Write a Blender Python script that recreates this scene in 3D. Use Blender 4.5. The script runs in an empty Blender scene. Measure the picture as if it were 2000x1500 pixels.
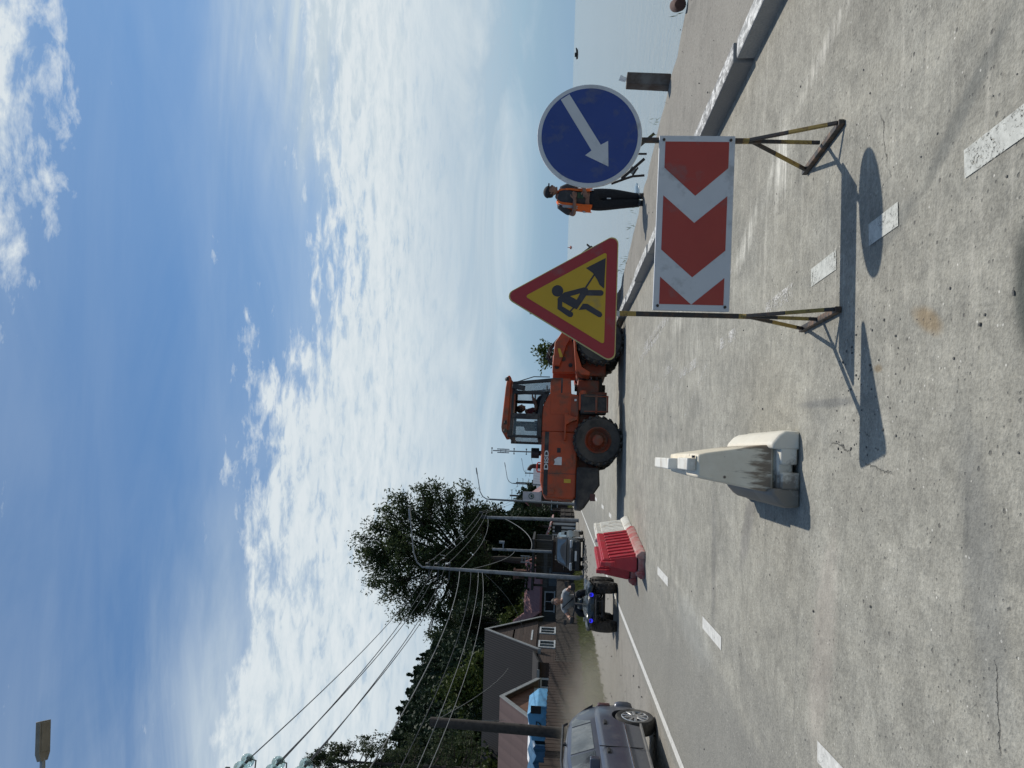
DUST = 0.28
EXPO = 0.0; SUN_E = 3.7; SKY_S = 0.10
SKY_TINT = (0.46, 0.75, 0.97)
CL_TOP = (7.4, 8.0, 8.3); CL_VEIL = (6.0, 6.9, 7.5); CL_MID = (4.8, 5.8, 6.6); CL_LOW = (3.5, 4.7, 5.8); CL_HOR = (2.7, 4.1, 5.6)
import bpy, bmesh, math, random
import numpy as np
from mathutils import Vector, Matrix, noise as mnoise
R = math.radians
rnd = random.Random(7)
nr = np.random.default_rng(11)
scene = bpy.context.scene
col = scene.collection

# ------------------------------------------------------------------ nodes
class NT:
    def __init__(s, tree):
        s.t = tree; s.n = tree.nodes; s.l = tree.links
    def new(s, typ, **kw):
        n = s.n.new(typ)
        for k, v in kw.items(): setattr(n, k, v)
        return n
    def put(s, sock, v):
        if isinstance(v, bpy.types.NodeSocket): s.l.new(v, sock)
        elif v is not None:
            try: sock.default_value = v
            except Exception:
                sock.default_value = (*v, 1.0)
    def math(s, op, a, b=None, c=None, clamp=False):
        n = s.new('ShaderNodeMath', operation=op); n.use_clamp = clamp
        s.put(n.inputs[0], a)
        if b is not None: s.put(n.inputs[1], b)
        if c is not None: s.put(n.inputs[2], c)
        return n.outputs[0]
    def vmath(s, op, a, b=None):
        n = s.new('ShaderNodeVectorMath', operation=op)
        s.put(n.inputs[0], a)
        if b is not None: s.put(n.inputs[1], b)
        return n.outputs['Value'] if op in ('LENGTH', 'DOT_PRODUCT', 'DISTANCE') else n.outputs[0]
    def mix(s, f, a, b, blend='MIX'):
        n = s.new('ShaderNodeMix', data_type='RGBA', blend_type=blend)
        s.put(n.inputs[0], f)
        s.put(n.inputs[6], a if not isinstance(a, tuple) else (*a, 1.0)[:4])
        s.put(n.inputs[7], b if not isinstance(b, tuple) else (*b, 1.0)[:4])
        return n.outputs[2]
    def noise(s, vec, scale, detail=4, rough=0.55, dist=0.0):
        n = s.new('ShaderNodeTexNoise')
        s.put(n.inputs['Vector'], vec)
        n.inputs['Scale'].default_value = scale; n.inputs['Detail'].default_value = detail
        n.inputs['Roughness'].default_value = rough; n.inputs['Distortion'].default_value = dist
        return n.outputs[0]
    def voro(s, vec, scale, feature='F1', out='Distance', rand=1.0):
        n = s.new('ShaderNodeTexVoronoi', feature=feature)
        s.put(n.inputs['Vector'], vec); n.inputs['Scale'].default_value = scale
        n.inputs['Randomness'].default_value = rand
        return n.outputs[out]
    def rng(s, v, a, b, c=0.0, d=1.0, smooth=False):
        n = s.new('ShaderNodeMapRange'); n.clamp = True
        if smooth: n.interpolation_type = 'SMOOTHSTEP'
        s.put(n.inputs[0], v)
        for i, x in enumerate((a, b, c, d)): s.put(n.inputs[i+1], x)
        return n.outputs[0]
    def mapping(s, vec, loc=(0,0,0), rot=(0,0,0), scale=(1,1,1), typ='POINT'):
        n = s.new('ShaderNodeMapping', vector_type=typ)
        s.put(n.inputs[0], vec); n.inputs[1].default_value = loc
        n.inputs[2].default_value = rot; n.inputs[3].default_value = scale
        return n.outputs[0]
    def ramp(s, f, pts, interp='LINEAR'):
        n = s.new('ShaderNodeValToRGB'); cr = n.color_ramp; cr.interpolation = interp
        while len(cr.elements) < len(pts): cr.elements.new(0.5)
        for e, (p, c) in zip(cr.elements, pts):
            e.position = p; e.color = (*c, 1.0) if isinstance(c, tuple) else (c, c, c, 1.0)
        s.put(n.inputs[0], f); return n.outputs[0]
    def sep(s, v):
        n = s.new('ShaderNodeSeparateXYZ'); s.put(n.inputs[0], v); return n.outputs
    def comb(s, x, y, z):
        n = s.new('ShaderNodeCombineXYZ')
        for i, v in enumerate((x, y, z)): s.put(n.inputs[i], v)
        return n.outputs[0]
    def bump(s, h, strength=0.3, dist=0.01):
        n = s.new('ShaderNodeBump'); n.inputs['Strength'].default_value = strength
        n.inputs['Distance'].default_value = dist; s.put(n.inputs['Height'], h); return n.outputs[0]

def newmat(name):
    m = bpy.data.materials.new(name); m.use_nodes = True
    t = NT(m.node_tree); t.n.clear()
    out = t.new('ShaderNodeOutputMaterial'); b = t.new('ShaderNodeBsdfPrincipled')
    t.l.new(b.outputs[0], out.inputs[0])
    t.b = b; t.out = out
    t.pos = t.new('ShaderNodeNewGeometry').outputs['Position']
    t.obj = t.new('ShaderNodeTexCoord').outputs['Object']
    return m, t

MATS = {}
def mat(name, c, rough=0.6, metal=0.0, var=0.12, scale=6.0, dirt=None, dirt_amt=0.0, dirt_scale=2.5, spec=0.5, bump=0.0, bscale=80, coat=0.0):
    """plain painted / plastic / fabric surface with uneven tone, optional dirt blotches and fine relief"""
    if name in MATS: return MATS[name]
    m, t = newmat(name)
    n = t.noise(t.obj, scale, 5, 0.6)
    dark = tuple(x*(1-var) for x in c); lite = tuple(min(1, x*(1+var)) for x in c)
    cc = t.mix(t.rng(n, 0.3, 0.7), dark, lite)
    r = t.rng(t.noise(t.obj, scale*2.3, 3), 0.3, 0.7, max(0.03, rough-0.08), min(1, rough+0.1))
    if dirt:
        d = t.noise(t.obj, dirt_scale, 8, 0.65)
        f = t.rng(d, 0.62-dirt_amt*0.5, 0.74-dirt_amt*0.35, 0, 0.9)
        cc = t.mix(f, cc, dirt)
    t.put(t.b.inputs['Base Color'], cc); t.put(t.b.inputs['Roughness'], r)
    t.b.inputs['Metallic'].default_value = metal
    t.b.inputs['Specular IOR Level'].default_value = spec
    t.b.inputs['Coat Weight'].default_value = coat
    if bump: t.put(t.b.inputs['Normal'], t.bump(t.noise(t.obj, bscale, 4, 0.6), bump, 0.01))
    MATS[name] = m; return m

# ------------------------------------------------------------------ meshes
def rotz(a): return Matrix.Rotation(a, 3, 'Z')
class MB:
    def __init__(s): s.bm = bmesh.new()
    def face(s, pts):
        try: return s.bm.faces.new([s.bm.verts.new(p) for p in pts])
        except Exception: return None
    def box(s, c, size, rot=None, taper=1.0):
        hx, hy, hz = [v/2 for v in size]; M = rot or Matrix.Identity(3); c = Vector(c)
        v = []
        for z in (-1, 1):
            k = taper if z > 0 else 1
            for x, y in ((-1,-1),(1,-1),(1,1),(-1,1)):
                v.append(s.bm.verts.new(c + M @ Vector((x*hx*k, y*hy*k, z*hz))))
        for f in ((3,2,1,0),(4,5,6,7),(0,1,5,4),(1,2,6,5),(2,3,7,6),(3,0,4,7)):
            s.bm.faces.new([v[i] for i in f])
        return s
    def bar(s, p0, p1, w, h=None):
        """square bar between two points"""
        p0 = Vector(p0); p1 = Vector(p1); h = h or w
        d = p1-p0; L = d.length; z = d.normalized()
        ref = Vector((0,0,1)) if abs(z.z) < 0.95 else Vector((0,1,0))
        x = ref.cross(z).normalized(); y = z.cross(x)
        M = Matrix((x, y, z)).transposed()
        return s.box((p0+p1)/2, (w, h, L), M)
    def ring(s, c, x, y, r, n, ry=None):
        ry = ry or r
        return [s.bm.verts.new(c + x*(math.cos(2*math.pi*i/n)*r) + y*(math.sin(2*math.pi*i/n)*ry)) for i in range(n)]
    def skin_rings(s, rings, caps=True, closed=True):
        n = len(rings[0])
        for a, b in zip(rings, rings[1:]):
            for i in range(n if closed else n-1):
                j = (i+1) % n
                try: s.bm.faces.new((a[i], a[j], b[j], b[i]))
                except Exception: pass
        if caps and closed:
            for r, rev in ((rings[0], True), (rings[-1], False)):
                try: s.bm.faces.new(list(reversed(r)) if rev else r)
                except Exception: pass
    def tube(s, pts, r, n=8, caps=True):
        pts = [Vector(p) for p in pts]
        rs = r if isinstance(r, (list, tuple)) else [r]*len(pts)
        rings = []; px = None
        for i, p in enumerate(pts):
            d = (pts[min(i+1, len(pts)-1)] - pts[max(i-1, 0)]).normalized()
            if px is None:
                ref = Vector((0,0,1)) if abs(d.z) < 0.9 else Vector((1,0,0))
                x = ref.cross(d).normalized()
            else:
                x = (px - d*px.dot(d)).normalized()
            y = d.cross(x); px = x
            rings.append(s.ring(p, x, y, rs[i], n))
        s.skin_rings(rings, caps); return s
    def cyl(s, p0, p1, r0, r1=None, n=16):
        return s.tube([p0, p1], [r0, r0 if r1 is None else r1], n)
    def lathe(s, prof, o=(0,0,0), axis='Z', n=24, sx=1.0):
        """prof: list of (radius, height along axis)"""
        o = Vector(o)
        A = {'Z': (Vector((1,0,0)), Vector((0,1,0)), Vector((0,0,1))),
             'Y': (Vector((0,0,1)), Vector((1,0,0)), Vector((0,1,0))),
             'X': (Vector((0,1,0)), Vector((0,0,1)), Vector((1,0,0)))}[axis]
        rings = [s.ring(o + A[2]*h, A[0], A[1], max(r, 1e-4), n) for r, h in prof]
        s.skin_rings(rings, False)
        for rg, (r, h), rev in ((rings[0], prof[0], True), (rings[-1], prof[-1], False)):
            if 0.001 < r <= 0.06:
                try: s.bm.faces.new(list(reversed(rg)) if rev else rg)
                except Exception: pass
        return s
    def prism(s, poly, a, b, plane='xz'):
        """extrude a 2-D outline; plane xz extrudes along y, xy along z, yz along x"""
        f = {'xz': lambda p, k: (p[0], k, p[1]), 'xy': lambda p, k: (p[0], p[1], k), 'yz': lambda p, k: (k, p[0], p[1])}[plane]
        A = [s.bm.verts.new(f(p, a)) for p in poly]; B = [s.bm.verts.new(f(p, b)) for p in poly]
        n = len(poly)
        s.bm.faces.new(A); s.bm.faces.new(list(reversed(B)))
        for i in range(n):
            j = (i+1) % n; s.bm.faces.new((A[j], A[i], B[i], B[j]))
        return s
    def ball(s, c, r, sub=2, scale=(1,1,1), rot=None):
        q = bmesh.ops.create_icosphere(s.bm, subdivisions=sub, radius=r)
        M = rot or Matrix.Identity(3); c = Vector(c)
        for v in q['verts']:
            v.co = c + M @ Vector((v.co.x*scale[0], v.co.y*scale[1], v.co.z*scale[2]))
        return s
    def loft(s, secs, closed=False, caps=False):
        rings = [[s.bm.verts.new(p) for p in sec] for sec in secs]
        s.skin_rings(rings, caps, closed); return s
    def fin(s, name, m, parent=None, bevel=0.0, smooth=True, ang=35, subd=0, solid=0.0):
        bmesh.ops.recalc_face_normals(s.bm, faces=s.bm.faces[:])
        me = bpy.data.meshes.new(name); s.bm.to_mesh(me); s.bm.free()
        return addmesh(name, me, m, parent, bevel, smooth, ang, subd, solid)

def addmesh(name, me, m, parent=None, bevel=0.0, smooth=True, ang=35, subd=0, solid=0.0):
    if smooth:
        me.polygons.foreach_set('use_smooth', [True]*len(me.polygons))
        try: me.set_sharp_from_angle(angle=R(ang))
        except Exception: pass
    o = bpy.data.objects.new(name, me); col.objects.link(o)
    if m: me.materials.append(m)
    if parent: o.parent = parent
    if solid:
        q = o.modifiers.new('solid', 'SOLIDIFY'); q.thickness = solid; q.offset = -1
    if bevel:
        q = o.modifiers.new('bevel', 'BEVEL'); q.width = bevel; q.segments = 2; q.limit_method = 'ANGLE'; q.angle_limit = R(40)
    if subd:
        q = o.modifiers.new('subd', 'SUBSURF'); q.levels = subd; q.render_levels = subd
    return o

def tag(o, label=None, cat=None, group=None, kind=None):
    if label: o['label'] = label
    if cat: o['category'] = cat
    if group: o['group'] = group
    if kind: o['kind'] = kind
    return o
def thing(name, label, cat, loc=(0,0,0), rz=0.0, group=None, scale=1.0):
    o = bpy.data.objects.new(name, None); col.objects.link(o)
    o.location = loc; o.rotation_euler = (0, 0, rz); o.scale = (scale,)*3
    o.empty_display_size = 0.2
    return tag(o, label, cat, group)
def dup(root, loc=None, rz=None, label=None, group=None):
    r = root.copy(); col.objects.link(r)
    if loc: r.location = loc
    if rz is not None: r.rotation_euler = (0, 0, rz)
    if label: r['label'] = label
    if group: r['group'] = group
    for ch in list(root.children):
        c = ch.copy(); col.objects.link(c); c.parent = r
        for g in list(ch.children):
            d = g.copy(); col.objects.link(d); d.parent = c
    return r
def baked(o, name):
    """replace a modified object's mesh by the evaluated one"""
    dg = bpy.context.evaluated_depsgraph_get(); dg.update()
    me = bpy.data.meshes.new_from_object(o.evaluated_get(dg))
    o.modifiers.clear(); o.data = me; me.name = name
    return o
def text_mesh(body, size, extrude, m, name, parent, loc, rot, offset=0.0, sx=1.0, align='LEFT'):
    c = bpy.data.curves.new(name, 'FONT'); c.body = body; c.size = size; c.extrude = extrude; c.offset = offset; c.align_x = align
    o = bpy.data.objects.new(name, c); col.objects.link(o)
    dg = bpy.context.evaluated_depsgraph_get(); dg.update()
    me = bpy.data.meshes.new_from_object(o.evaluated_get(dg))
    bpy.data.objects.remove(o); bpy.data.curves.remove(c)
    o = bpy.data.objects.new(name, me); col.objects.link(o); me.materials.clear(); me.materials.append(m)
    o.parent = parent; o.location = loc; o.rotation_euler = rot; o.scale = (sx, 1, 1)
    return o

def leaf_mesh(name, centers, size, m, parent=None, elong=1.8, dirs=None, jitter=0.35):
    """many small leaf-shaped faces at given centres"""
    c = np.asarray(centers, dtype=np.float64); N = len(c)
    size = np.broadcast_to(np.asarray(size, dtype=np.float64), (N,)) * nr.uniform(1-jitter, 1+jitter, N)
    a = nr.normal(size=(N, 3))
    if dirs is not None: a = a*0.55 + np.asarray(dirs)
    a /= np.linalg.norm(a, axis=1)[:, None]
    b = np.cross(a, nr.normal(size=(N, 3))); b /= np.linalg.norm(b, axis=1)[:, None] + 1e-9
    L = (size*elong/2)[:, None]; W = (size/2)[:, None]
    v = np.empty((N, 4, 3)); v[:, 0] = c - a*L; v[:, 1] = c + b*W; v[:, 2] = c + a*L; v[:, 3] = c - b*W
    me = bpy.data.meshes.new(name)
    me.vertices.add(4*N); me.vertices.foreach_set('co', v.ravel())
    me.loops.add(4*N); me.loops.foreach_set('vertex_index', np.arange(4*N, dtype=np.int32))
    me.polygons.add(N); me.polygons.foreach_set('loop_start', np.arange(0, 4*N, 4, dtype=np.int32))
    me.update(calc_edges=True); me.validate()
    me.materials.append(m)
    o = bpy.data.objects.new(name, me); col.objects.link(o)
    if parent: o.parent = parent
    return o

def leafmat(name, dark, lite, trans=0.35):
    m, t = newmat(name)
    g = t.new('ShaderNodeNewGeometry')
    n = t.noise(t.pos, 0.55, 3)
    f = t.math('ADD', t.math('MULTIPLY', g.outputs['Random Per Island'], 0.55), t.rng(n, 0.3, 0.7, 0, 0.45))
    c = t.mix(f, dark, lite)
    t.put(t.b.inputs['Base Color'], c); t.b.inputs['Roughness'].default_value = 0.55
    t.b.inputs['Specular IOR Level'].default_value = 0.12
    tr = t.new('ShaderNodeBsdfTranslucent'); t.put(tr.inputs[0], c)
    mx = t.new('ShaderNodeMixShader'); mx.inputs[0].default_value = trans
    t.l.new(t.b.outputs[0], mx.inputs[1]); t.l.new(tr.outputs[0], mx.inputs[2]); t.l.new(mx.outputs[0], t.out.inputs[0])
    MATS[name] = m; return m
# ------------------------------------------------------------------ camera
F = 1450.0
pitch = math.atan(100/F); roll = R(1.8)
fwd = Vector((0, math.cos(pitch), math.sin(pitch))); up0 = Vector((0, -math.sin(pitch), math.cos(pitch))); r0 = Vector((1, 0, 0))
rr = r0*math.cos(roll) + up0*math.sin(roll); uu = up0*math.cos(roll) - r0*math.sin(roll)
cam_d = bpy.data.cameras.new('camera'); cam = bpy.data.objects.new('camera', cam_d); col.objects.link(cam)
M = Matrix((-uu, rr, -fwd)).transposed().to_4x4()      # the phone was held turned a quarter
M.translation = Vector((0, 0, 1.4)); cam.matrix_world = M
cam_d.sensor_width = 36; cam_d.lens = F*36/2000; cam_d.clip_start = 0.05; cam_d.clip_end = 20000
scene.camera = cam
scene.view_settings.view_transform = 'Standard'; scene.view_settings.look = 'None'
scene.view_settings.exposure = EXPO; scene.view_settings.gamma = 1
# ------------------------------------------------------------------ sun and sky
SUN_EL, SUN_AZ = R(57.5), R(41.5)
sd = bpy.data.lights.new('sun', 'SUN'); sd.energy = SUN_E; sd.angle = R(0.53); sd.color = (1.0, 0.95, 0.86)
so = bpy.data.objects.new('sun', sd); col.objects.link(so)
S = Vector((math.sin(SUN_AZ)*math.cos(SUN_EL), math.cos(SUN_AZ)*math.cos(SUN_EL), math.sin(SUN_EL)))
so.rotation_euler = S.to_track_quat('Z', 'Y').to_euler(); so.location = (20, 20, 40)
w = bpy.data.worlds.new('World'); scene.world = w; w.use_nodes = True
t = NT(w.node_tree); t.n.clear()
out = t.new('ShaderNodeOutputWorld'); bg = t.new('ShaderNodeBackground'); t.l.new(bg.outputs[0], out.inputs[0])
bg.inputs[1].default_value = SKY_S
sky = t.new('ShaderNodeTexSky', sky_type='NISHITA'); sky.sun_disc = False
sky.sun_elevation = SUN_EL; sky.sun_rotation = SUN_AZ; sky.altitude = 0; sky.air_density = 1.0; sky.dust_density = 0.6; sky.ozone_density = 1.2
g = t.vmath('NORMALIZE', t.new('ShaderNodeTexCoord').outputs['Generated'])
X, Y, Z = t.sep(g)
az = t.math('ARCTAN2', X, Y)                                  # radians, 0 straight ahead, + to the right
den = t.math('ADD', t.math('MAXIMUM', Z, 0.0), 0.10)
P = t.comb(t.math('DIVIDE', X, den), t.math('DIVIDE', Y, den), 0.0)   # cloud layer seen in perspective
Pp = t.vmath('ADD', P, (3.7, 1.3, 0))
big = t.noise(Pp, 0.9, 4, 0.55)
mid = t.noise(t.mapping(Pp, rot=(0, 0, R(20)), scale=(1.0, 1.5, 1)), 2.4, 4, 0.55, 0.3)
puff = t.noise(t.mapping(Pp, rot=(0, 0, R(14)), scale=(1.0, 1.7, 1)), 5.6, 9, 0.66, 0.3)
fine = t.noise(t.mapping(Pp, rot=(0, 0, R(30)), scale=(1.0, 1.25, 1)), 12.0, 7, 0.62, 0.5)
veil = t.noise(t.mapping(g, rot=(R(7), R(-6), R(8)), scale=(1.3, 1.3, 6.5)), 2.3, 8, 0.60, 0.8)
wisp = t.noise(t.mapping(Pp, rot=(0, 0, R(-38)), scale=(0.55, 2.6, 1)), 1.5, 8, 0.62, 0.7)
behind = t.rng(Y, 0.05, -0.30, 1.0, 0.0)                        # clouds thinned in the unseen sky behind, to weaken the fill light
# broken cloud: amount by height above the horizon, drifting with large-scale noise
zz = t.math('ADD', Z, t.math('MULTIPLY', t.math('SUBTRACT', big, 0.5), 0.16))
zz = t.math('ADD', zz, t.math('MULTIPLY', t.math('SUBTRACT', mid, 0.5), 0.26))
zz = t.math('ADD', zz, t.rng(az, -0.05, 0.42, 0.0, 0.085))
covr = t.ramp(zz, [(0.0, 0.40), (0.12, 0.58), (0.26, 0.61), (0.335, 0.55), (0.385, 0.44), (0.43, 0.29), (0.50, 0.24), (0.57, 0.26), (0.62, 0.35), (0.67, 0.42), (0.80, 0.36), (1.0, 0.30)])
covr = t.math('ADD', covr, t.math('MULTIPLY', t.rng(az, 0.10, 0.38), t.rng(Z, 0.50, 0.62, 0.0, 0.13)))
pf = t.math('ADD', t.math('MULTIPLY', puff, 0.62), t.math('MULTIPLY', fine, 0.38))
d1 = t.math('MULTIPLY', t.rng(t.math('ADD', pf, covr), 0.92, 1.06, 0, 1), behind)
# thin sheets: solid low down, fans of cirrus higher up to either side
vcov = t.ramp(t.math('ADD', Z, t.math('MULTIPLY', t.math('SUBTRACT', big, 0.5), 0.10)), [(0.0, 0.55), (0.05, 0.72), (0.12, 0.97), (0.22, 0.88), (0.30, 0.48), (0.37, 0.22), (0.48, 0.06), (0.60, 0.10), (1.0, 0.16)])
fr_ = t.math('MULTIPLY', t.rng(az, 0.20, 0.42), t.math('MULTIPLY', t.rng(Z, 0.20, 0.27), t.rng(Z, 0.44, 0.33)))
fl_ = t.math('MULTIPLY', t.rng(az, -0.14, -0.42), t.math('MULTIPLY', t.rng(Z, 0.25, 0.33), t.rng(Z, 0.58, 0.40)))
cir = t.math('MULTIPLY', t.math('ADD', t.math('MULTIPLY', fr_, 0.85), t.math('ADD', t.math('MULTIPLY', fl_, 0.60), 0.09)), t.rng(wisp, 0.33, 0.66, 0.15, 1.0))
vd = t.math('ADD', t.math('MULTIPLY', vcov, t.rng(veil, 0.28, 0.66, 0.74, 1.04)), cir, clamp=True)
vd = t.math('MULTIPLY', vd, t.math('ADD', t.math('MULTIPLY', behind, 0.7), 0.3))
base = t.mix(1.0, sky.outputs[0], SKY_TINT, 'MULTIPLY')
lowc = t.mix(t.rng(Z, 0.01, 0.15), CL_LOW, CL_MID)
vc = t.mix(t.rng(t.math('ADD', veil, t.rng(Z, 0.05, 0.24, -0.12, 0.06)), 0.36, 0.60), lowc, CL_VEIL)
c1 = t.mix(vd, base, vc)
pc = t.mix(t.rng(pf, 0.40, 0.57), CL_VEIL, CL_TOP)
pc = t.mix(t.rng(Z, 0.12, 0.24), vc, pc)
c2 = t.mix(t.math('MULTIPLY', d1, t.rng(Z, 0.06, 0.22, 0.15, 0.95)), c1, pc)
c2 = t.mix(t.rng(Z, 0.0, 0.11, 0.92, 0.0, True), c2, CL_HOR)
t.put(bg.inputs[0], c2)
# ------------------------------------------------------------------ setting: ground, road, kerb, shore, water, hills
def shore_x(y):
    pts = [(-30, 11.5), (2, 6.6), (8.6, 4.72), (9.9, 4.35), (13.6, 3.55), (17.2, 2.75), (21, 2.3), (26, 1.7), (45, -0.3), (90, -5.0), (250, -21), (600, -56), (1500, -170), (4000, -600)]
    for (a, xa), (b, xb) in zip(pts, pts[1:]):
        if y <= b: return xa + (xb-xa)*(y-a)/(b-a)
    return pts[-1][1]
def kerb_x(y): return 2.70 - 0.078*(y-4.2) if y < 17 else 1.70 - 0.098*(y-17)
def line_x(y): return -4.28 - 0.098*(y-9.8)
def rag(y): return 0.16*mnoise.noise((0, y*0.9, 0)) + 0.07*mnoise.noise((3, y*3.1, 0)) + 0.03*mnoise.noise((5, y*9, 0))

def stain(t, pos, x, y, rx, ry, ang=0.0, soft=0.5, warp=0.35, wscale=3.0):
    """mask of one blotch with an uneven edge, centred at (x, y) on the ground"""
    q = t.mapping(pos, loc=(x, y, 0), rot=(0, 0, ang), scale=(rx, ry, 1), typ='TEXTURE')
    X_, Y_, _ = t.sep(q)
    d = t.vmath('LENGTH', t.comb(X_, Y_, 0.0))
    n = t.noise(pos, wscale, 5, 0.65)
    d = t.math('ADD', d, t.math('MULTIPLY', t.math('SUBTRACT', n, 0.5), warp*2))
    return t.rng(d, 1.0, 1.0-soft, 0, 1, True)

def asphalt():
    m, t = newmat('dusty_asphalt')
    p = t.pos
    X_, Y_, _ = t.sep(p)
    lat = t.math('ADD', X_, t.math('MULTIPLY', Y_, 0.098))
    n1 = t.noise(p, 0.55, 6, 0.6, 0.4); n2 = t.noise(t.mapping(p, rot=(0, 0, R(5.6)), scale=(2.2, 0.55, 1)), 1.6, 7, 0.65, 0.5)
    n3 = t.noise(p, 13, 6, 0.7); n4 = t.noise(p, 75, 3, 0.6)
    c = t.mix(t.rng(n1, 0.36, 0.64), (0.205, 0.200, 0.178), (0.300, 0.286, 0.240))
    c = t.mix(t.rng(n2, 0.42, 0.60, 0, 0.80), c, (0.350, 0.330, 0.278))
    n5 = t.noise(p, 4.2, 9, 0.70, 0.6); n6 = t.noise(p, 33, 5, 0.68)
    c = t.mix(t.rng(n5, 0.50, 0.36, 0, 0.45), c, (0.150, 0.148, 0.135))
    c = t.mix(t.rng(n5, 0.52, 0.68, 0, 0.50), c, (0.400, 0.380, 0.330))
    # browner dust towards the kerb, cleaner dark surface in the lane by the edge line
    c = t.mix(t.rng(t.math('ADD', lat, t.math('MULTIPLY', n1, 1.2)), 2.0, 3.8, 0, 0.55), c, (0.30, 0.265, 0.215))
    lane = t.rng(t.math('ADD', lat, t.math('MULTIPLY', t.math('SUBTRACT', n2, 0.5), 2.0)), -1.35, -2.2)
    c = t.mix(t.math('MULTIPLY', lane, 0.85), c, t.mix(n3, (0.150, 0.148, 0.142), (0.185, 0.180, 0.170)))
    c = t.mix(t.rng(n3, 0.30, 0.72, 0, 0.6), t.mix(0.45, c, (0.16, 0.158, 0.15)), t.mix(0.3, c, (0.42, 0.40, 0.36)))
    c = t.mix(t.rng(n6, 0.30, 0.70), t.mix(0.22, c, (0.08, 0.078, 0.072)), t.mix(0.20, c, (0.56, 0.54, 0.48)))
    c = t.mix(t.rng(n4, 0.28, 0.72), t.mix(0.22, c, (0.05, 0.05, 0.048)), t.mix(0.16, c, (0.62, 0.60, 0.54)))
    # drifts of pale dust, scuffed by tyres that crossed at an angle
    s1 = t.noise(t.mapping(p, rot=(0, 0, R(-58)), scale=(0.35, 4.5, 1)), 2.6, 5, 0.6, 0.3)
    c = t.mix(t.math('MULTIPLY', t.rng(s1, 0.56, 0.72), t.rng(lat, -0.6, 0.6, 0, 0.42)), c, (0.50, 0.475, 0.425))
    s2 = t.noise(t.mapping(p, rot=(0, 0, R(38)), scale=(0.3, 5.0, 1)), 1.9, 5, 0.6, 0.3)
    c = t.mix(t.math('MULTIPLY', t.rng(s2, 0.58, 0.75), 0.40), c, (0.135, 0.135, 0.13))
    # blotches with their own place
    for (x, y, rx, ry, a, colr, amt) in (
        (0.34, 2.36, 0.26, 0.10, R(4), (0.055, 0.062, 0.058), 0.85),     # bare dark asphalt close by
        (0.30, 2.98, 0.06, 0.17, R(-20), (0.235, 0.175, 0.105), 0.75),   # brown spill
        (0.12, 3.42, 0.025, 0.06, 0, (0.20, 0.15, 0.09), 0.7),
        (1.05, 2.75, 0.55, 0.065, R(-52), (0.13, 0.135, 0.13), 0.55),    # curved tyre sweep
        (1.50, 2.25, 0.35, 0.08, R(-30), (0.13, 0.135, 0.13), 0.5),
        (0.72, 3.30, 0.30, 0.06, R(-64), (0.14, 0.145, 0.14), 0.45),
        (-0.05, 4.05, 0.035, 0.62, R(3), (0.12, 0.122, 0.125), 0.55),
        (-0.95, 5.6, 0.16, 0.7, R(60), (0.145, 0.14, 0.14), 0.5),
        (-1.5, 6.8, 0.9, 0.14, R(8), (0.14, 0.137, 0.135), 0.45),
        (-0.6, 2.55, 0.7, 0.15, R(15), (0.17, 0.172, 0.168), 0.5),
        (1.55, 5.1, 0.34, 0.34, R(30), (0.62, 0.60, 0.55), 0.85),        # worn old paint, scuffed
        (1.20, 5.9, 0.16, 0.55, R(24), (0.60, 0.58, 0.53), 0.8),
        (1.95, 4.2, 0.10, 0.62, R(18), (0.60, 0.57, 0.52), 0.75),
        (0.85, 9.3, 0.22, 0.9, R(10), (0.55, 0.53, 0.48), 0.5),
        (0.56, 8.0, 0.05, 0.9, R(-70), (0.56, 0.54, 0.49), 0.5),
        (-1.35, 4.0, 0.8, 0.22, R(-10), (0.36, 0.325, 0.29), 0.55),
        (-2.45, 7.8, 0.35, 1.4, R(2), (0.30, 0.30, 0.285), 0.5)):
        br_ = colr[0] > 0.5
        mk = stain(t, p, x, y, rx, ry, a, 0.9 if br_ else 0.65, 0.7 if br_ else 0.4, 7.0 if br_ else 3.0)
        if br_: mk = t.math('MULTIPLY', mk, t.rng(s1, 0.40, 0.58))
        c = t.mix(t.math('MULTIPLY', mk, amt), c, colr)
    # chips and pits
    pit = t.voro(p, 17, 'F1', 'Distance'); pc_ = t.voro(p, 17, 'F1', 'Color')
    px_, _, _ = t.sep(pc_)
    pm = t.math('MULTIPLY', t.rng(t.math('ADD', pit, t.math('MULTIPLY', n4, 0.12)), 0.24, 0.17), t.math('GREATER_THAN', px_, 0.93))
    c = t.mix(t.math('MULTIPLY', pm, 0.6), c, (0.07, 0.068, 0.066))
    pit2 = t.voro(p, 46, 'F1', 'Distance'); q2, _, _ = t.sep(t.voro(p, 46, 'F1', 'Color'))
    pm2 = t.math('MULTIPLY', t.rng(pit2, 0.30, 0.2), t.math('GREATER_THAN', q2, 0.91))
    c = t.mix(t.math('MULTIPLY', pm2, 0.5), c, (0.09, 0.088, 0.085))
    pm3 = t.math('MULTIPLY', t.rng(pit2, 0.26, 0.18), t.math('LESS_THAN', q2, 0.025))
    c = t.mix(t.math('MULTIPLY', pm3, 0.6), c, (0.66, 0.64, 0.60))
    # a few wandering hairline cracks
    w1 = t.noise(p, 2.4, 7, 0.68); w2 = t.noise(t.vmath('ADD', p, (7.3, 2.1, 0)), 2.4, 7, 0.68)
    cm = 0.0
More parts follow.
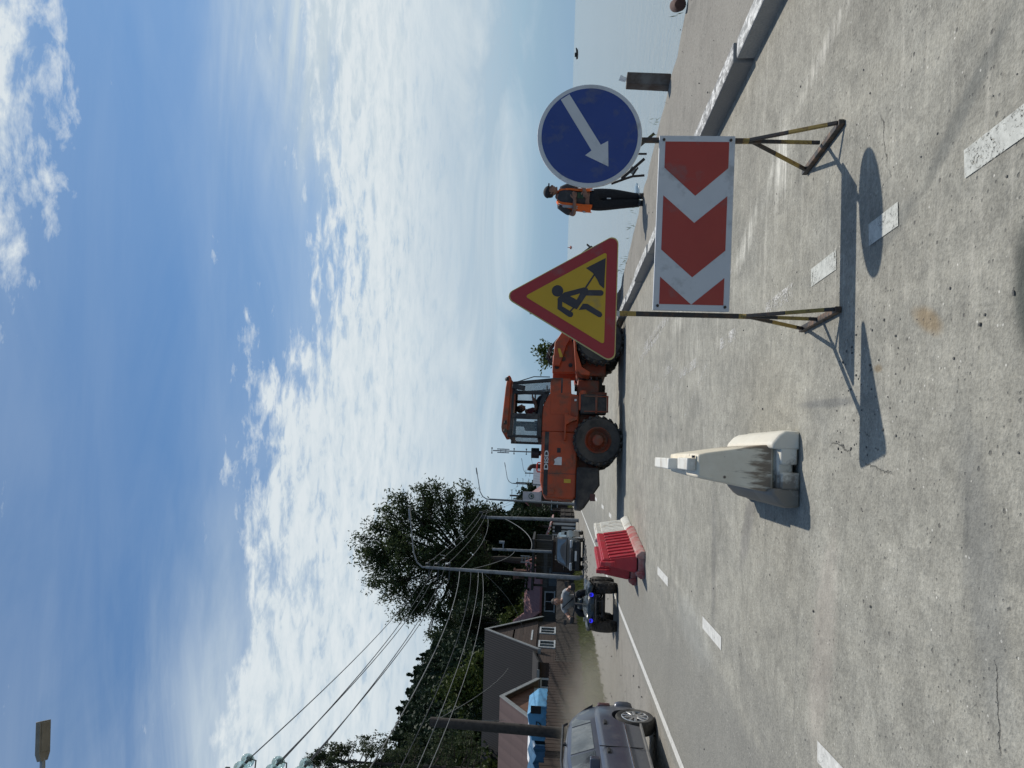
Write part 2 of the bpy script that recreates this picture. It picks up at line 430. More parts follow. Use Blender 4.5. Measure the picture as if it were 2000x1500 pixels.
    for (cx_, cy_, ang_, ln_) in ((-0.98, 2.45, 0.12, 0.16), (-0.3, 3.6, 1.5, 0.4), (1.1, 3.4, 0.3, 0.2)):
        q = t.mapping(p, loc=(cx_, cy_, 0), rot=(0, 0, ang_), scale=(1, 1, 1), typ='TEXTURE'); qx, qy, _ = t.sep(q)
        d = t.math('ABSOLUTE', t.math('ADD', qy, t.math('MULTIPLY', t.math('SUBTRACT', w1, 0.5), 0.22)))
        k = t.math('MULTIPLY', t.rng(d, 0.0055, 0.0015), t.rng(t.math('ABSOLUTE', qx), ln_, ln_*0.7)); k = t.math('MULTIPLY', k, t.rng(w2, 0.40, 0.5))
        cm = t.math('MAXIMUM', cm, k)
    c = t.mix(t.math('MULTIPLY', cm, 0.8), c, (0.06, 0.058, 0.055))
    # uneven wear: broad, hand-sized and gritty variation of tone
    m1 = t.rng(t.noise(p, 1.0, 8, 0.66, 0.8), 0.36, 0.64, 0.87, 1.13); m2 = t.rng(t.noise(p, 5.5, 10, 0.76, 0.5), 0.38, 0.62, 0.85, 1.15)
    m3 = t.rng(t.noise(p, 22, 8, 0.74), 0.36, 0.64, 0.93, 1.07)
    mm = t.math('MULTIPLY', m1, t.math('MULTIPLY', m2, m3))
    mm = t.math('ADD', t.math('MULTIPLY', mm, t.math('SUBTRACT', 1.0, t.math('MULTIPLY', lane, 0.75))), t.math('MULTIPLY', lane, 0.66))
    c = t.mix(1.0, c, t.comb(t.math('MULTIPLY', mm, 1.07), t.math('MULTIPLY', mm, 1.065), t.math('MULTIPLY', mm, 1.03)), 'MULTIPLY')
    t.put(t.b.inputs['Base Color'], c)
    t.b.inputs['Roughness'].default_value = 0.93; t.b.inputs['Specular IOR Level'].default_value = 0.25
    h = t.math('ADD', t.math('MULTIPLY', n4, 0.5), t.math('ADD', t.math('MULTIPLY', n3, 0.9), t.math('MULTIPLY', n6, 0.8)))
    h = t.math('SUBTRACT', h, t.math('MULTIPLY', t.math('ADD', pm, pm2), 0.5))
    h = t.math('SUBTRACT', h, t.math('MULTIPLY', cm, 1.2))
    t.put(t.b.inputs['Normal'], t.bump(h, 0.7, 0.014))
    return m
M_ROAD = asphalt()

def gravel():
    m, t = newmat('dusty_gravel'); p = t.pos
    n1 = t.noise(p, 0.5, 6, 0.6); n2 = t.noise(p, 6, 6, 0.7); n3 = t.noise(p, 55, 3, 0.6)
    c = t.mix(t.rng(n1, 0.3, 0.7), (0.205, 0.190, 0.165), (0.275, 0.256, 0.222))
    c = t.mix(t.rng(n2, 0.35, 0.7, 0, 0.6), c, (0.30, 0.285, 0.25))
    n7 = t.noise(p, 2.0, 8, 0.7, 0.6); c = t.mix(t.rng(n7, 0.5, 0.36, 0, 0.5), c, (0.15, 0.142, 0.125))
    c = t.mix(t.rng(n3, 0.25, 0.75), t.mix(0.3, c, (0.07, 0.065, 0.06)), t.mix(0.15, c, (0.6, 0.57, 0.52)))
    v = t.voro(p, 22); q, _, _ = t.sep(t.voro(p, 22, 'F1', 'Color'))
    pm = t.math('MULTIPLY', t.rng(v, 0.3, 0.2), t.math('GREATER_THAN', q, 0.75))
    c = t.mix(t.math('MULTIPLY', pm, 0.55), c, (0.10, 0.095, 0.088))
    t.put(t.b.inputs['Base Color'], c); t.b.inputs['Roughness'].default_value = 0.95; t.b.inputs['Specular IOR Level'].default_value = 0.2
    t.put(t.b.inputs['Normal'], t.bump(t.math('ADD', n2, t.math('MULTIPLY', n3, 0.5)), 0.6, 0.02))
    return m
M_GRAVEL = gravel()

def earth():
    m, t = newmat('earth_and_turf'); p = t.pos
    n1 = t.noise(p, 0.35, 6, 0.6); n2 = t.noise(p, 5, 6, 0.7)
    c = t.mix(t.rng(n1, 0.35, 0.65), (0.062, 0.078, 0.026), (0.115, 0.118, 0.050))
    c = t.mix(t.rng(n2, 0.45, 0.75, 0, 0.6), c, (0.16, 0.14, 0.09))
    t.put(t.b.inputs['Base Color'], c); t.b.inputs['Roughness'].default_value = 0.95
    t.put(t.b.inputs['Normal'], t.bump(n2, 0.6, 0.05)); return m
M_TURF = earth()

# land: one sheet from the shore to the far left, with a ragged bank at the water
ys = [-25 + 0.35*i for i in range(0, 180)] + [38 + 2.5*i for i in range(1, 30)] + [112 + 25*i for i in range(1, 16)] + [600, 800, 1100, 1500, 2200, 3200, 4000]
mb = MB(); secs = []
for y in ys:
    sx = shore_x(y) + rag(y)
    k = kerb_x(y) + 0.16
    zt = 0.085
    secs.append([(-900-y, y, -0.008), (line_x(y)-9.5, y, -0.008), (line_x(y)-0.3, y, -0.006), (k-0.5, y, -0.006), (k-0.02, y, -0.006), (k, y, zt), ((k+sx)/2, y, zt+0.02+0.02*mnoise.noise((8, y, 0))),
                 (sx-0.12, y, zt + 0.03*mnoise.noise((1, y*4, 0))), (sx, y, zt-0.10), (sx+0.22+0.1*mnoise.noise((2, y*2, 0)), y, -0.75), (sx+1.2, y, -1.35)])
mb.loft(secs); tag(mb.fin('ground', M_GRAVEL), kind='structure')

mb = MB(); secs = []
for y in ys[:-4]:
    l = line_x(y) - 0.10 + 0.05*mnoise.noise((4, y*1.3, 0))
    secs.append([(l, y, 0.0), (l*0.5+kerb_x(y)*0.5, y, 0.0), (kerb_x(y)+0.02, y, 0.0)])
mb.loft(secs); tag(mb.fin('road', M_ROAD, smooth=False), kind='structure')

# turf strip by the fences and the back gardens
mb = MB(); secs = []
for y in ys:
    if y < 8: continue
    e = line_x(y) - 3.6 - 0.02*max(0, 30-y)*0 + 0.5*mnoise.noise((6, y*0.35, 0)) + 0.25*mnoise.noise((7, y*1.5, 0))
    if y < 45: e = line_x(y) - 3.3 + 0.4*mnoise.noise((6, y*0.35, 0)) + 0.25*mnoise.noise((7, y*1.5, 0))
    secs.append([(-900, y, -0.002), (-40-0.1*y, y, -0.002), (e, y, -0.002)])
mb.loft(secs); tag(mb.fin('turf', M_TURF, smooth=False), kind='structure')

# sea
m, t = newmat('sea_water')
n = t.math('ADD', t.noise(t.mapping(t.pos, scale=(1, 0.55, 1)), 0.7, 6, 0.6), t.math('MULTIPLY', t.noise(t.pos, 4.0, 4, 0.6), 0.25))
bigw = t.noise(t.mapping(t.pos, scale=(0.25, 1, 1)), 0.05, 4, 0.6)
t.put(t.b.inputs['Base Color'], t.mix(bigw, (0.20, 0.235, 0.245), (0.25, 0.28, 0.285)))
t.b.inputs['Roughness'].default_value = 0.16; t.b.inputs['IOR'].default_value = 1.33
t.put(t.b.inputs['Normal'], t.bump(n, 0.35, 0.25))
mb = MB(); mb.face([(-9000, -300, -0.95), (9000, -300, -0.95), (9000, 9500, -0.95), (-9000, 9500, -0.95)])
tag(mb.fin('sea', m, smooth=False), kind='structure')

# kerb stones: one row, concrete, worn white tops
m, t = newmat('kerb_concrete')
n = t.noise(t.pos, 9, 7, 0.7); n2 = t.noise(t.pos, 60, 3)
N_ = t.sep(t.new('ShaderNodeNewGeometry').outputs['Normal'])[2]
c = t.mix(n, (0.25, 0.25, 0.24), (0.36, 0.355, 0.34)); c = t.mix(t.rng(n2, 0.3, 0.7, 0, 0.4), c, (0.17, 0.17, 0.165))
rid = t.new('ShaderNodeNewGeometry').outputs['Random Per Island']
c = t.mix(t.math('MULTIPLY', t.math('GREATER_THAN', rid, 0.62), 0.6), c, (0.17, 0.165, 0.16))
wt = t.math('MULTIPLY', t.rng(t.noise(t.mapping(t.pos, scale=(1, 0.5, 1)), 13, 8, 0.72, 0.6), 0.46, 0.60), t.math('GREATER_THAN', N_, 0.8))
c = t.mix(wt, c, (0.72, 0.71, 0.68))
t.put(t.b.inputs['Base Color'], c); t.b.inputs['Roughness'].default_value = 0.9; t.put(t.b.inputs['Normal'], t.bump(n2, 0.5, 0.01))
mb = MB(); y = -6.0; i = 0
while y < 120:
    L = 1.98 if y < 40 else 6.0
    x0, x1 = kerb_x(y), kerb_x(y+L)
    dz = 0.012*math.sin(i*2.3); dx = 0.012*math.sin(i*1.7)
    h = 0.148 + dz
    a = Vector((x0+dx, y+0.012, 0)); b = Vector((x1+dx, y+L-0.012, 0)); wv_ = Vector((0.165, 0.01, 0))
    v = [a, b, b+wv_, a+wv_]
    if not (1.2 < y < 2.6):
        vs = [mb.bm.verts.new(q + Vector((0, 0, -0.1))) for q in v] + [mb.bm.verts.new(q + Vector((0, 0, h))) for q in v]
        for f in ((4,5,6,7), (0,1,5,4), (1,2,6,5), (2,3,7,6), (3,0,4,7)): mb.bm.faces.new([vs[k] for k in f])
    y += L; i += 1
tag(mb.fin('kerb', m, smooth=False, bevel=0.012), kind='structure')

# painted markings: worn sheets 4 mm above the asphalt
def paintmat(name, wear, c):
    m, t = newmat(name)
    n = t.noise(t.pos, 60, 10, 0.80, 0.6); n2 = t.noise(t.pos, 5.0, 6)
    f = t.rng(t.math('ADD', n, t.math('MULTIPLY', t.math('SUBTRACT', n2, 0.5), 0.45)), wear, wear+0.09)
    cc = t.mix(t.rng(t.noise(t.pos, 18, 8, 0.75), 0.35, 0.65), tuple(x*0.66 for x in c), c)
    t.put(t.b.inputs['Base Color'], cc); t.b.inputs['Roughness'].default_value = 0.8
    tr = t.new('ShaderNodeBsdfTransparent'); mx = t.new('ShaderNodeMixShader')
    t.l.new(f, mx.inputs[0]); t.l.new(tr.outputs[0], mx.inputs[1]); t.l.new(t.b.outputs[0], mx.inputs[2]); t.l.new(mx.outputs[0], t.out.inputs[0])
    return m
M_PNEW = paintmat('road_paint', 0.31, (0.66, 0.65, 0.61)); M_POLD = paintmat('worn_road_paint', 0.38, (0.56, 0.565, 0.52)); M_PGONE = paintmat('nearly_gone_road_paint', 0.50, (0.68, 0.66, 0.62))
def strip(mb, a, b, w, z=0.004):
    a = Vector((*a, z)); b = Vector((*b, z)); n = int(max(1, (b-a).length/0.15)); n = min(n, 60)
    d = (b-a).normalized(); s = Vector((-d.y, d.x, 0))*w/2
    L = []
    for i in range(n+1):
        p = a + (b-a)*i/n; j = 0.006*mnoise.noise((p.x*5, p.y*5, 0))
        L.append([p - s*(1+j*4), p + s*(1+j*4)])
    mb.loft(L)
mb = MB()
strip(mb, (line_x(5)+0.06, 5), (line_x(60)+0.06, 60), 0.11); strip(mb, (line_x(60)+0.06, 60), (line_x(240)+0.06, 240), 0.11)
tag(mb.fin('edge_line', M_PNEW, smooth=False), kind='structure')
mb = MB()
for y0, y1 in ((3.45, 4.02), (6.37, 7.2), (9.5, 10.5), (12.9, 13.9), (16.4, 17.4), (20.0, 21.0), (23.6, 24.8), (28, 29.5), (33, 35), (39, 41), (46, 48), (54, 57)):
    xc = lambda y: -2.17 - 0.098*(y-6.75) if y > 6 else -2.17 + 0.105*(6.75-y)
    strip(mb, (xc(y0), y0), (xc(y1), y1), 0.11)
tag(mb.fin('centre_dashes', M_PNEW, smooth=False), kind='structure')
ox = lambda y: 0.845 - 0.105*(y-2.6)
mb = MB()
for y0, y1 in ((1.6, 2.74), (3.26, 3.56), (3.97, 4.36)): strip(mb, (ox(y0), y0), (ox(y1), y1), 0.105)
tag(mb.fin('worn_dashes', M_POLD, smooth=False), kind='structure')
mb = MB()
for y0, y1 in ((4.7, 5.3), (6.2, 6.8), (7.9, 9.1)): strip(mb, (ox(y0)+0.01, y0), (ox(y1)+0.01, y1), 0.10)
for a, b, w_ in (((0.98, 10.2), (0.72, 13.2), 0.13), ((0.86, 10.9), (0.50, 13.9), 0.12), ((0.30, 9.6), (0.22, 10.4), 0.10), ((0.05, 10.9), (-0.02, 11.6), 0.1), ((1.02, 6.4), (0.75, 7.6), 0.03), ((-0.3, 8.6), (0.25, 7.4), 0.02)):
    strip(mb, a, b, w_)
tag(mb.fin('faded_dashes', M_PGONE, smooth=False), kind='structure')

# hills: wooded slope behind the houses on the left
def ip(p, x):
    if x <= p[0][0]: return p[0][1]
    for (a, ya), (b, yb) in zip(p, p[1:]):
        if x <= b: return ya + (yb-ya)*(x-a)/(b-a)
    return p[-1][1]
def hill_l0(y): return ip([(60, 25), (150, 17), (300, 8), (700, -18), (1000, -18), (1500, -16)], y)
def hill_h(lat, y):
    """lat: metres to the left of the road axis"""
    top = ip([(0, 27), (150, 30), (200, 35), (306, 47), (530, 58), (700, 62), (1000, 66), (1500, 60)], y) + 3*mnoise.noise((y*0.012, 2, 0)) + 2*mnoise.noise((y*0.04, 5, 0))
    u = max(0.0, (lat - hill_l0(y))*0.80/top)
    return top*(u*u*1.2 if u < 0.35 else min(1.0, 0.147 + (u-0.35)*0.95) if u < 1.25 else 1.0)
mb = MB(); secs = []
for y in [-30, 0, 20] + [30+8*i for i in range(40)] + [360+30*i for i in range(25)] + [1150, 1300, 1500]:
    s = []
    for d in [-6, 0] + [5*i for i in range(1, 24)] + [130, 150, 190, 260]:
        lat = hill_l0(y) + d
        s.append((-lat-0.1*y, y, -0.05 + hill_h(lat, y)))
    secs.append(s)
mb.loft(secs)
mh = mat('forest_floor', (0.014, 0.020, 0.011), 0.95, var=0.5, scale=0.3)
tag(mb.fin('hillside', mh), kind='structure')
# ------------------------------------------------------------------ road-works sign stand
def striped():
    m, t = newmat('black_yellow_steel')
    _, _, Z_ = t.sep(t.pos)
    n = t.noise(t.pos, 14, 6, 0.7)
    s = t.math('PINGPONG', t.math('ADD', t.math('ADD', Z_, 0.005), t.math('MULTIPLY', n, 0.015)), 0.17)
    f = t.math('GREATER_THAN', s, 0.088)
    y = t.mix(n, (0.27, 0.18, 0.045), (0.38, 0.255, 0.06)); k = t.mix(n, (0.018, 0.017, 0.016), (0.045, 0.04, 0.036))
    top = t.math('GREATER_THAN', Z_, 0.45)
    c = t.mix(t.math('MULTIPLY', f, t.math('SUBTRACT', 1.0, top)), k, y)
    c = t.mix(t.math('MULTIPLY', t.math('GREATER_THAN', Z_, 1.01), t.math('GREATER_THAN', 1.12, Z_)), c, y)
    c = t.mix(t.rng(t.noise(t.pos, 30, 7, 0.7), 0.50, 0.62, 0, 0.8), c, (0.09, 0.048, 0.026))
    t.put(t.b.inputs['Base Color'], c); t.b.inputs['Roughness'].default_value = 0.6
    return m
M_STRIPE = striped()
def signmat(name, c, rough=0.42):
    return mat(name, c, rough, var=0.05, scale=5, dirt=tuple(x*0.55+0.06 for x in c), dirt_amt=0.12, dirt_scale=7, spec=0.5)
S_WHITE = signmat('sign_white', (0.56, 0.57, 0.58)); S_RED = signmat('sign_red', (0.33, 0.020, 0.026)); S_CHEV = signmat('sign_chevron_red', (0.36, 0.040, 0.030))
S_YEL = signmat('sign_yellow', (0.52, 0.32, 0.012)); S_BLK = signmat('sign_black', (0.028, 0.025, 0.035)); S_BLUE = signmat('sign_blue', (0.014, 0.046, 0.22)); S_EDGE = signmat('sign_edge_yellow', (0.50, 0.42, 0.16))
S_STEEL = mat('galvanised_sheet', (0.42, 0.43, 0.44), 0.45, 0.7, 0.1, 8)
stand = thing('road_sign_stand', 'folding stand with blue arrow disc, yellow roadworks triangle and red chevron board', 'road sign', (0.40, 4.165, 0), math.atan2(0.035, 0.965))
W = 0.99                                                     # x along the stand, -y towards the viewer
def stand_leg(x, dx0, dx1):
    m = MB(); m.bar((x, 0, 0.36), (x, 0, 1.55), 0.026); m.fin('post', M_STRIPE, stand, bevel=0.003)
    f, mid, r_ = (x+dx0, -0.27, 0.03), (x-0.005, 0.0, 0.03), (x+dx1, 0.24, 0.03)
    for q, top in ((f, 0.44), (mid, 0.40), (r_, 0.40)):
        m = MB(); m.bar((x, 0, top), q, 0.019); m.fin('leg', M_STRIPE, stand, bevel=0.003)
    m = MB(); m.bar((f[0]-0.003, f[1]-0.02, 0.017), (r_[0], r_[1]+0.06, 0.017), 0.032, 0.03); m.fin('foot_bar', mat('foot_black', (0.03, 0.028, 0.027), 0.55, 0.2, 0.3, 15, dirt=(0.16, 0.09, 0.05), dirt_amt=0.3, dirt_scale=14), stand, bevel=0.003)
stand_leg(0.012, 0.012, -0.03); stand_leg(W, 0.0, -0.075)
def flat(name, poly, y0, y1, m, par, bevel=0.0):
    b = MB(); b.prism(poly, y0, y1, 'xz'); return b.fin(name, m, par, bevel=bevel, smooth=False)
# chevron board (s runs left to right, t top to bottom)
bx0, bx1, bz0, bz1 = 0.030, 1.003, 0.508, 0.922
def bp(s, t_): return (bx0 + (bx1-bx0)*s, bz1 - (bz1-bz0)*t_ - 0.012*s)
board = flat('chevron_board', [bp(0, 1), bp(1, 1), bp(1, 0), bp(0, 0)], -0.040, -0.018, S_WHITE, stand, 0.003)
for i, pl in enumerate(([(.965, .08), (.965, .92), (.815, .92), (.655, .5), (.815, .08)],
           [(.655, .08), (.5, .5), (.655, .92), (.345, .92), (.19, .5), (.345, .08)],
           [(.19, .08), (.035, .5), (.035, .08)], [(.19, .92), (.035, .92), (.035, .5)])):
    flat('chevron', [bp(*p) for p in pl], -0.0415, -0.0395, S_CHEV, board)
for s_, t_ in ((.025, .06), (.975, .06), (.025, .94), (.975, .94)):
    b = MB(); p = bp(s_, t_); b.cyl((p[0], -0.046, p[1]), (p[0], -0.039, p[1]), 0.008, n=10); b.fin('bolt', mat('rusty_bolt', (0.06, 0.045, 0.035), 0.6, 0.4), board)
# blue disc
cx, cz = 1.000, 1.297
def disc(r, y0, y1, m, name, par, n=64, bevel=0.0):
    return flat(name, [(cx + r*math.cos(2*math.pi*i/n), cz + r*math.sin(2*math.pi*i/n)) for i in range(n)], y0, y1, m, par, bevel)
dsc = disc(0.292, -0.036, -0.016, S_WHITE, 'arrow_disc', stand, bevel=0.004)
disc(0.268, -0.0375, -0.0355, S_BLUE, 'disc_face', dsc)
K = 0.291/400
def dp(Xp, Yp): return (cx + (511-Yp)*K, cz + (679-Xp)*K)
flat('arrow', [dp(*p) for p in ((515, 190), (767, 583), (822, 552), (830, 750), (650, 665), (698, 627), (450, 233))], -0.039, -0.037, S_WHITE, dsc)
# triangle
tx, tz, k = 0.093, 1.115, 0.605/1175
def rounded(pts, r, n=6):
    res = []
    for i, p in enumerate(pts):
        p = Vector(p); a = (Vector(pts[i-1])-p).normalized(); b = (Vector(pts[(i+1) % len(pts)])-p).normalized()
        h = math.acos(max(-1, min(1, a.dot(b))))/2; L = r/math.tan(h); c = p + (a+b).normalized()*(r/math.sin(h))
        s, e = p+a*L, p+b*L
        a0 = math.atan2(s.y-c.y, s.x-c.x); a1 = math.atan2(e.y-c.y, e.x-c.x)
        d = (a1-a0+math.pi) % (2*math.pi) - math.pi
        res += [(c.x + r*math.cos(a0+d*j/n), c.y + r*math.sin(a0+d*j/n)) for j in range(n+1)]
    return res
def tp(Xp, Yp): return (tx + (755-Yp)*k, tz + (1258-Xp)*k)
def tri(sc):                                                  # equilateral outline scaled about the centroid
    s = 0.735*sc; h = s*0.866; c0 = (tx-0.004, tz + 0.216)
    return [(c0[0]-s/2, c0[1]-h/3), (c0[0]+s/2, c0[1]-h/3), (c0[0], c0[1]+2*h/3)]
trg = flat('works_triangle', rounded(tri(1.0), 0.036), -0.040, -0.020, S_EDGE, stand, 0.004)
flat('red_border', rounded(tri(0.975), 0.034), -0.0415, -0.0395, S_RED, trg)
flat('yellow_face', rounded(tri(0.70), 0.010), -0.0430, -0.0410, S_YEL, trg)
wk = flat('digging_worker_symbol', [tp(*p) for p in ((617,775),(685,712),(895,652),(938,665),(938,680),(1080,678),(1103,692),(1107,712),(1097,732),(1080,740),(922,740),(825,893),(792,880),(668,815),(668,862),(785,930),(788,955),(770,978),(740,975),(617,893))], -0.0445, -0.0425, S_BLK, trg)
hd = [(612 + 62*math.cos(i*math.pi/12), 697 + 62*math.sin(i*math.pi/12)) for i in range(24)]
flat('symbol_head', [tp(*p) for p in hd], -0.0445, -0.0425, S_BLK, trg)
flat('symbol_leg', [tp(*p) for p in ((845,898),(888,830),(935,828),(1088,918),(1100,945),(1085,970),(1060,970),(920,890))], -0.0445, -0.0425, S_BLK, trg)
flat('symbol_heap', [tp(*p) for p in ((910,443),(1118,330),(1110,662),(1060,620),(1035,570),(1005,525),(985,495))], -0.0445, -0.0425, S_BLK, trg)
flat('symbol_shovel', [tp(*p) for p in ((750,908),(762,920),(800,875),(788,868))], -0.0445, -0.0425, S_BLK, trg)
flat('symbol_handle', [tp(*p) for p in ((905,652),(920,662),(1010,515),(996,505))], -0.0445, -0.0425, S_BLK, trg)
flat('symbol_gap', [tp(*p) for p in ((750,752),(855,720),(820,788))], -0.0455, -0.0440, S_YEL, trg)
b = MB(); b.box((0.01, -0.005, 1.35), (0.03, 0.02, 0.5)); b.fin('sign_bracket', S_STEEL, stand)

# ------------------------------------------------------------------ water-filled plastic barriers
def barrier(m, cap, label, loc, rz, L, group=None, ribs=True, foot=None, stained=False):
    t_ = thing('traffic_barrier', label, 'traffic barrier', loc, rz, group)     # x across, y along, z up
    b = MB()
    prof = [(-0.135, 0.145), (-0.062, 0.60), (-0.062, 0.62), (-0.056, 0.62), (-0.046, 0.775), (0.046, 0.775), (0.056, 0.62), (0.062, 0.62), (0.062, 0.60), (0.135, 0.145)]
    b.prism(prof, 0.02, L, 'xz')
    body = b.fin('barrier_body', m, t_, bevel=0.012)
    foot = foot or m
    for s in (-1, 1):
        b = MB()
        pr = [(s*0.10, 0.0), (s*0.225, 0.0), (s*0.225, 0.075), (s*0.17, 0.16), (s*0.12, 0.17), (s*0.10, 0.10)]
        b.prism(pr, -0.05, L*0.99, 'xz'); b.fin('foot_rail', foot, t_, bevel=0.012)
    b = MB(); b.box((0, 0.05, 0.06), (0.27, 0.15, 0.12)); b.box((0, L*0.5, 0.075), (0.25, L*0.85, 0.13)); b.fin('base', foot, t_, bevel=0.01)
    b = MB(); b.box((0, -0.025, 0.70), (0.062, 0.10, 0.225)); b.fin('coupling_tongue', cap, t_, bevel=0.006)
    b = MB(); b.box((0, -0.012, 0.585), (0.072, 0.085, 0.08)); b.fin('coupling_socket', cap, t_, bevel=0.006)
    b = MB(); b.box((0, L*0.5, 0.70), (0.128, L*0.96, 0.11)); 
    if ribs:
        b.fin('top_rail', m, t_, bevel=0.010)
        for s in (-1, 1):
            b = MB(); n = 9
            for i in range(n):
                y = 0.12 + (L-0.24)*i/(n-1)
                b.prism([(s*0.118, 0.17), (s*0.155, 0.17), (s*0.082, 0.645), (s*0.05, 0.645)], y-0.055, y+0.055, 'xz')
            b.fin('ribbed_side', m, t_, bevel=0.008)
    else: b.bm.free()
    return t_
P_WHITE = None
def plastic_white():
    m, t = newmat('weathered_white_plastic')
    o = t.obj; _, _, Z_ = t.sep(o)
    n = t.noise(o, 7, 6, 0.65); c = t.mix(t.rng(n, 0.3, 0.7), (0.66, 0.58, 0.44), (0.78, 0.71, 0.58))
    drip = t.noise(t.mapping(o, scale=(9, 9, 1.6)), 3.2, 5, 0.6)
    f = t.rng(t.math('SUBTRACT', drip, t.math('MULTIPLY', Z_, 1.15)), 0.16, 0.30)
    f = t.math('MULTIPLY', f, t.rng(Z_, 0.135, 0.15))
    c = t.mix(t.math('MULTIPLY', f, 0.85), c, (0.135, 0.085, 0.05))
    sp = t.voro(o, 16); q, _, _ = t.sep(t.voro(o, 16, 'F1', 'Color'))
    c = t.mix(t.math('MULTIPLY', t.rng(sp, 0.2, 0.1), t.math('GREATER_THAN', q, 0.86)), c, (0.10, 0.07, 0.05))
    gr = t.noise(o, 11, 8, 0.7); c = t.mix(t.rng(gr, 0.60, 0.72, 0, 0.55), c, (0.30, 0.25, 0.19))
    t.put(t.b.inputs['Base Color'], c); t.b.inputs['Roughness'].default_value = 0.5
    t.put(t.b.inputs['Normal'], t.bump(n, 0.15, 0.02)); return m
P_WHITE = plastic_white()
def plastic_foot():
    m, t = newmat('mud_and_shade_plastic'); o = t.obj; X_, Y_, Z_ = t.sep(o)
    n = t.noise(o, 8, 7, 0.7); c = t.mix(n, (0.60, 0.55, 0.45), (0.74, 0.70, 0.61))
    f = t.rng(t.math('ADD', n, t.math('MULTIPLY', X_, -1.6)), 0.46, 0.62)  # brown gathers leftward: mud plus that side's shade put into the colour
    c = t.mix(t.math('MULTIPLY', f, 0.8), c, (0.10, 0.072, 0.05))
    t.put(t.b.inputs['Base Color'], c); t.b.inputs['Roughness'].default_value = 0.55; return m
P_FOOT = plastic_foot()
P_RED = mat('red_plastic', (0.42, 0.025, 0.040), 0.42, var=0.12, scale=4, dirt=(0.34, 0.12, 0.11), dirt_amt=0.16, dirt_scale=5)
P_REDF = mat('dusty_red_plastic', (0.40, 0.05, 0.055), 0.5, var=0.12, scale=4, dirt=(0.42, 0.30, 0.26), dirt_amt=0.5, dirt_scale=5)
P_W2 = mat('white_plastic', (0.68, 0.66, 0.60), 0.5, var=0.1, scale=4, dirt=(0.45, 0.40, 0.33), dirt_amt=0.25, dirt_scale=6)
def low_barrier(loc, rz, L=1.12):
    t_ = thing('traffic_barrier', 'weathered white plastic barrier with brown mud drips, nearest and standing alone', 'traffic barrier', loc, rz, 'plastic road barriers')
    def sec(y, kb, kt, zt): return [(-kb, y, .135), (-kb*.97, y, .20), (-kt-.012, y, zt-.05), (-kt, y, zt), (kt, y, zt), (kt+.012, y, zt-.05), (kb*.97, y, .20), (kb, y, .135)]
    MB().loft([sec(0.0, .138, .066, .575), sec(.03, .142, .070, .585), sec(L*.5, .140, .068, .585), sec(L, .135, .062, .58)], closed=True, caps=True).fin('barrier_body', P_WHITE, t_, bevel=.010)
    for s_ in (-1, 1):
        b = MB()
        f = lambda y, k, h: [(s_*.118*k, y, .0), (s_*.225*k, y, .0), (s_*.228*k, y, .085*h), (s_*.205*k, y, .125*h), (s_*.150*k, y, .172*h), (s_*.118*k, y, .165*h)]
        b.loft([f(-.07, .97, .92), f(-.04, 1, 1), f(.30, 1, 1), f(.34, .985, .97), f(.37, 1, 1), f(.80, 1, 1), f(.84, .985, .97), f(L-.03, .98, .98), f(L+.03, .93, .85)], closed=True, caps=True)
        b.fin('foot_rail', P_FOOT, t_, bevel=.012)
    b = MB(); b.box((-.07, -.035, .055), (.10, .085, .11)).box((.075, -.03, .062), (.10, .075, .10)).box((0, -.005, .075), (.25, .06, .09)).box((0, L*.5, .07), (.25, L*.96, .12)); b.fin('base', P_FOOT, t_, bevel=.012)
    MB().box((.006, .20, .612), (.074, .36, .058)).fin('top_lug', P_W2, t_, bevel=.008)
    MB().box((.0, .76, .640), (.072, .70, .115)).fin('coupling_tongue', P_W2, t_, bevel=.008)
    MB().cyl((.045, .03, .60), (.06, .03, .60), .010, n=8).fin('plug', S_BLK, t_)
low_barrier((-.455, 4.53, 0), R(5.0))
barrier(P_RED, P_RED, 'ribbed red plastic barrier with its dusty sunlit side, the nearer of the red two', (-2.84, 12.06, 0), R(-1.2), 1.95, 'plastic road barriers', foot=P_REDF)
barrier(P_RED, P_RED, 'ribbed red plastic barrier half hidden behind the nearer red one', (-3.26, 13.25, 0), R(-1.2), 1.6, 'plastic road barriers', foot=P_REDF)
barrier(P_W2, P_W2, 'clean white plastic barrier behind the red barriers', (-2.88, 14.05, 0), R(-1.2), 1.3, 'plastic road barriers', ribs=True)

for o in [o for o in bpy.data.objects if o.name.startswith('traffic_barrier') and o.type == 'EMPTY' and o.location.y > 10]: o.scale = (1, 1, 0.88)
# ------------------------------------------------------------------ people
def skinned(name, chains, m, parent, sub=2):
    """one continuous skin grown round a skeleton; chains: lists of (x, y, z, r) sharing joints by position"""
    me = bpy.data.meshes.new(name); verts = []; rad = []; edges = []; idx = {}
    for ch in chains:
        last = None
        for (x, y, z, r) in ch:
            key = (round(x, 4), round(y, 4), round(z, 4))
            if key not in idx: idx[key] = len(verts); verts.append((x, y, z)); rad.append(r)
            i = idx[key]
            if last is not None and last != i: edges.append((last, i))
            last = i
    me.from_pydata(verts, edges, []); me.update()
    o = bpy.data.objects.new(name, me); col.objects.link(o)
    o.modifiers.new('skin', 'SKIN')
    if not me.skin_vertices: me.skin_vertices.new()
    sv = me.skin_vertices[0].data
    for i, r in enumerate(rad):
        q = r if isinstance(r, tuple) else (r, r)
        sv[i].radius = q; sv[i].use_root = (i == 0)
    s = o.modifiers.new('sub', 'SUBSURF'); s.levels = sub; s.render_levels = sub
    baked(o, name); me = o.data
    me.materials.clear(); me.materials.append(m)
    me.polygons.foreach_set('use_smooth', [True]*len(me.polygons))
    if parent: o.parent = parent
    return o
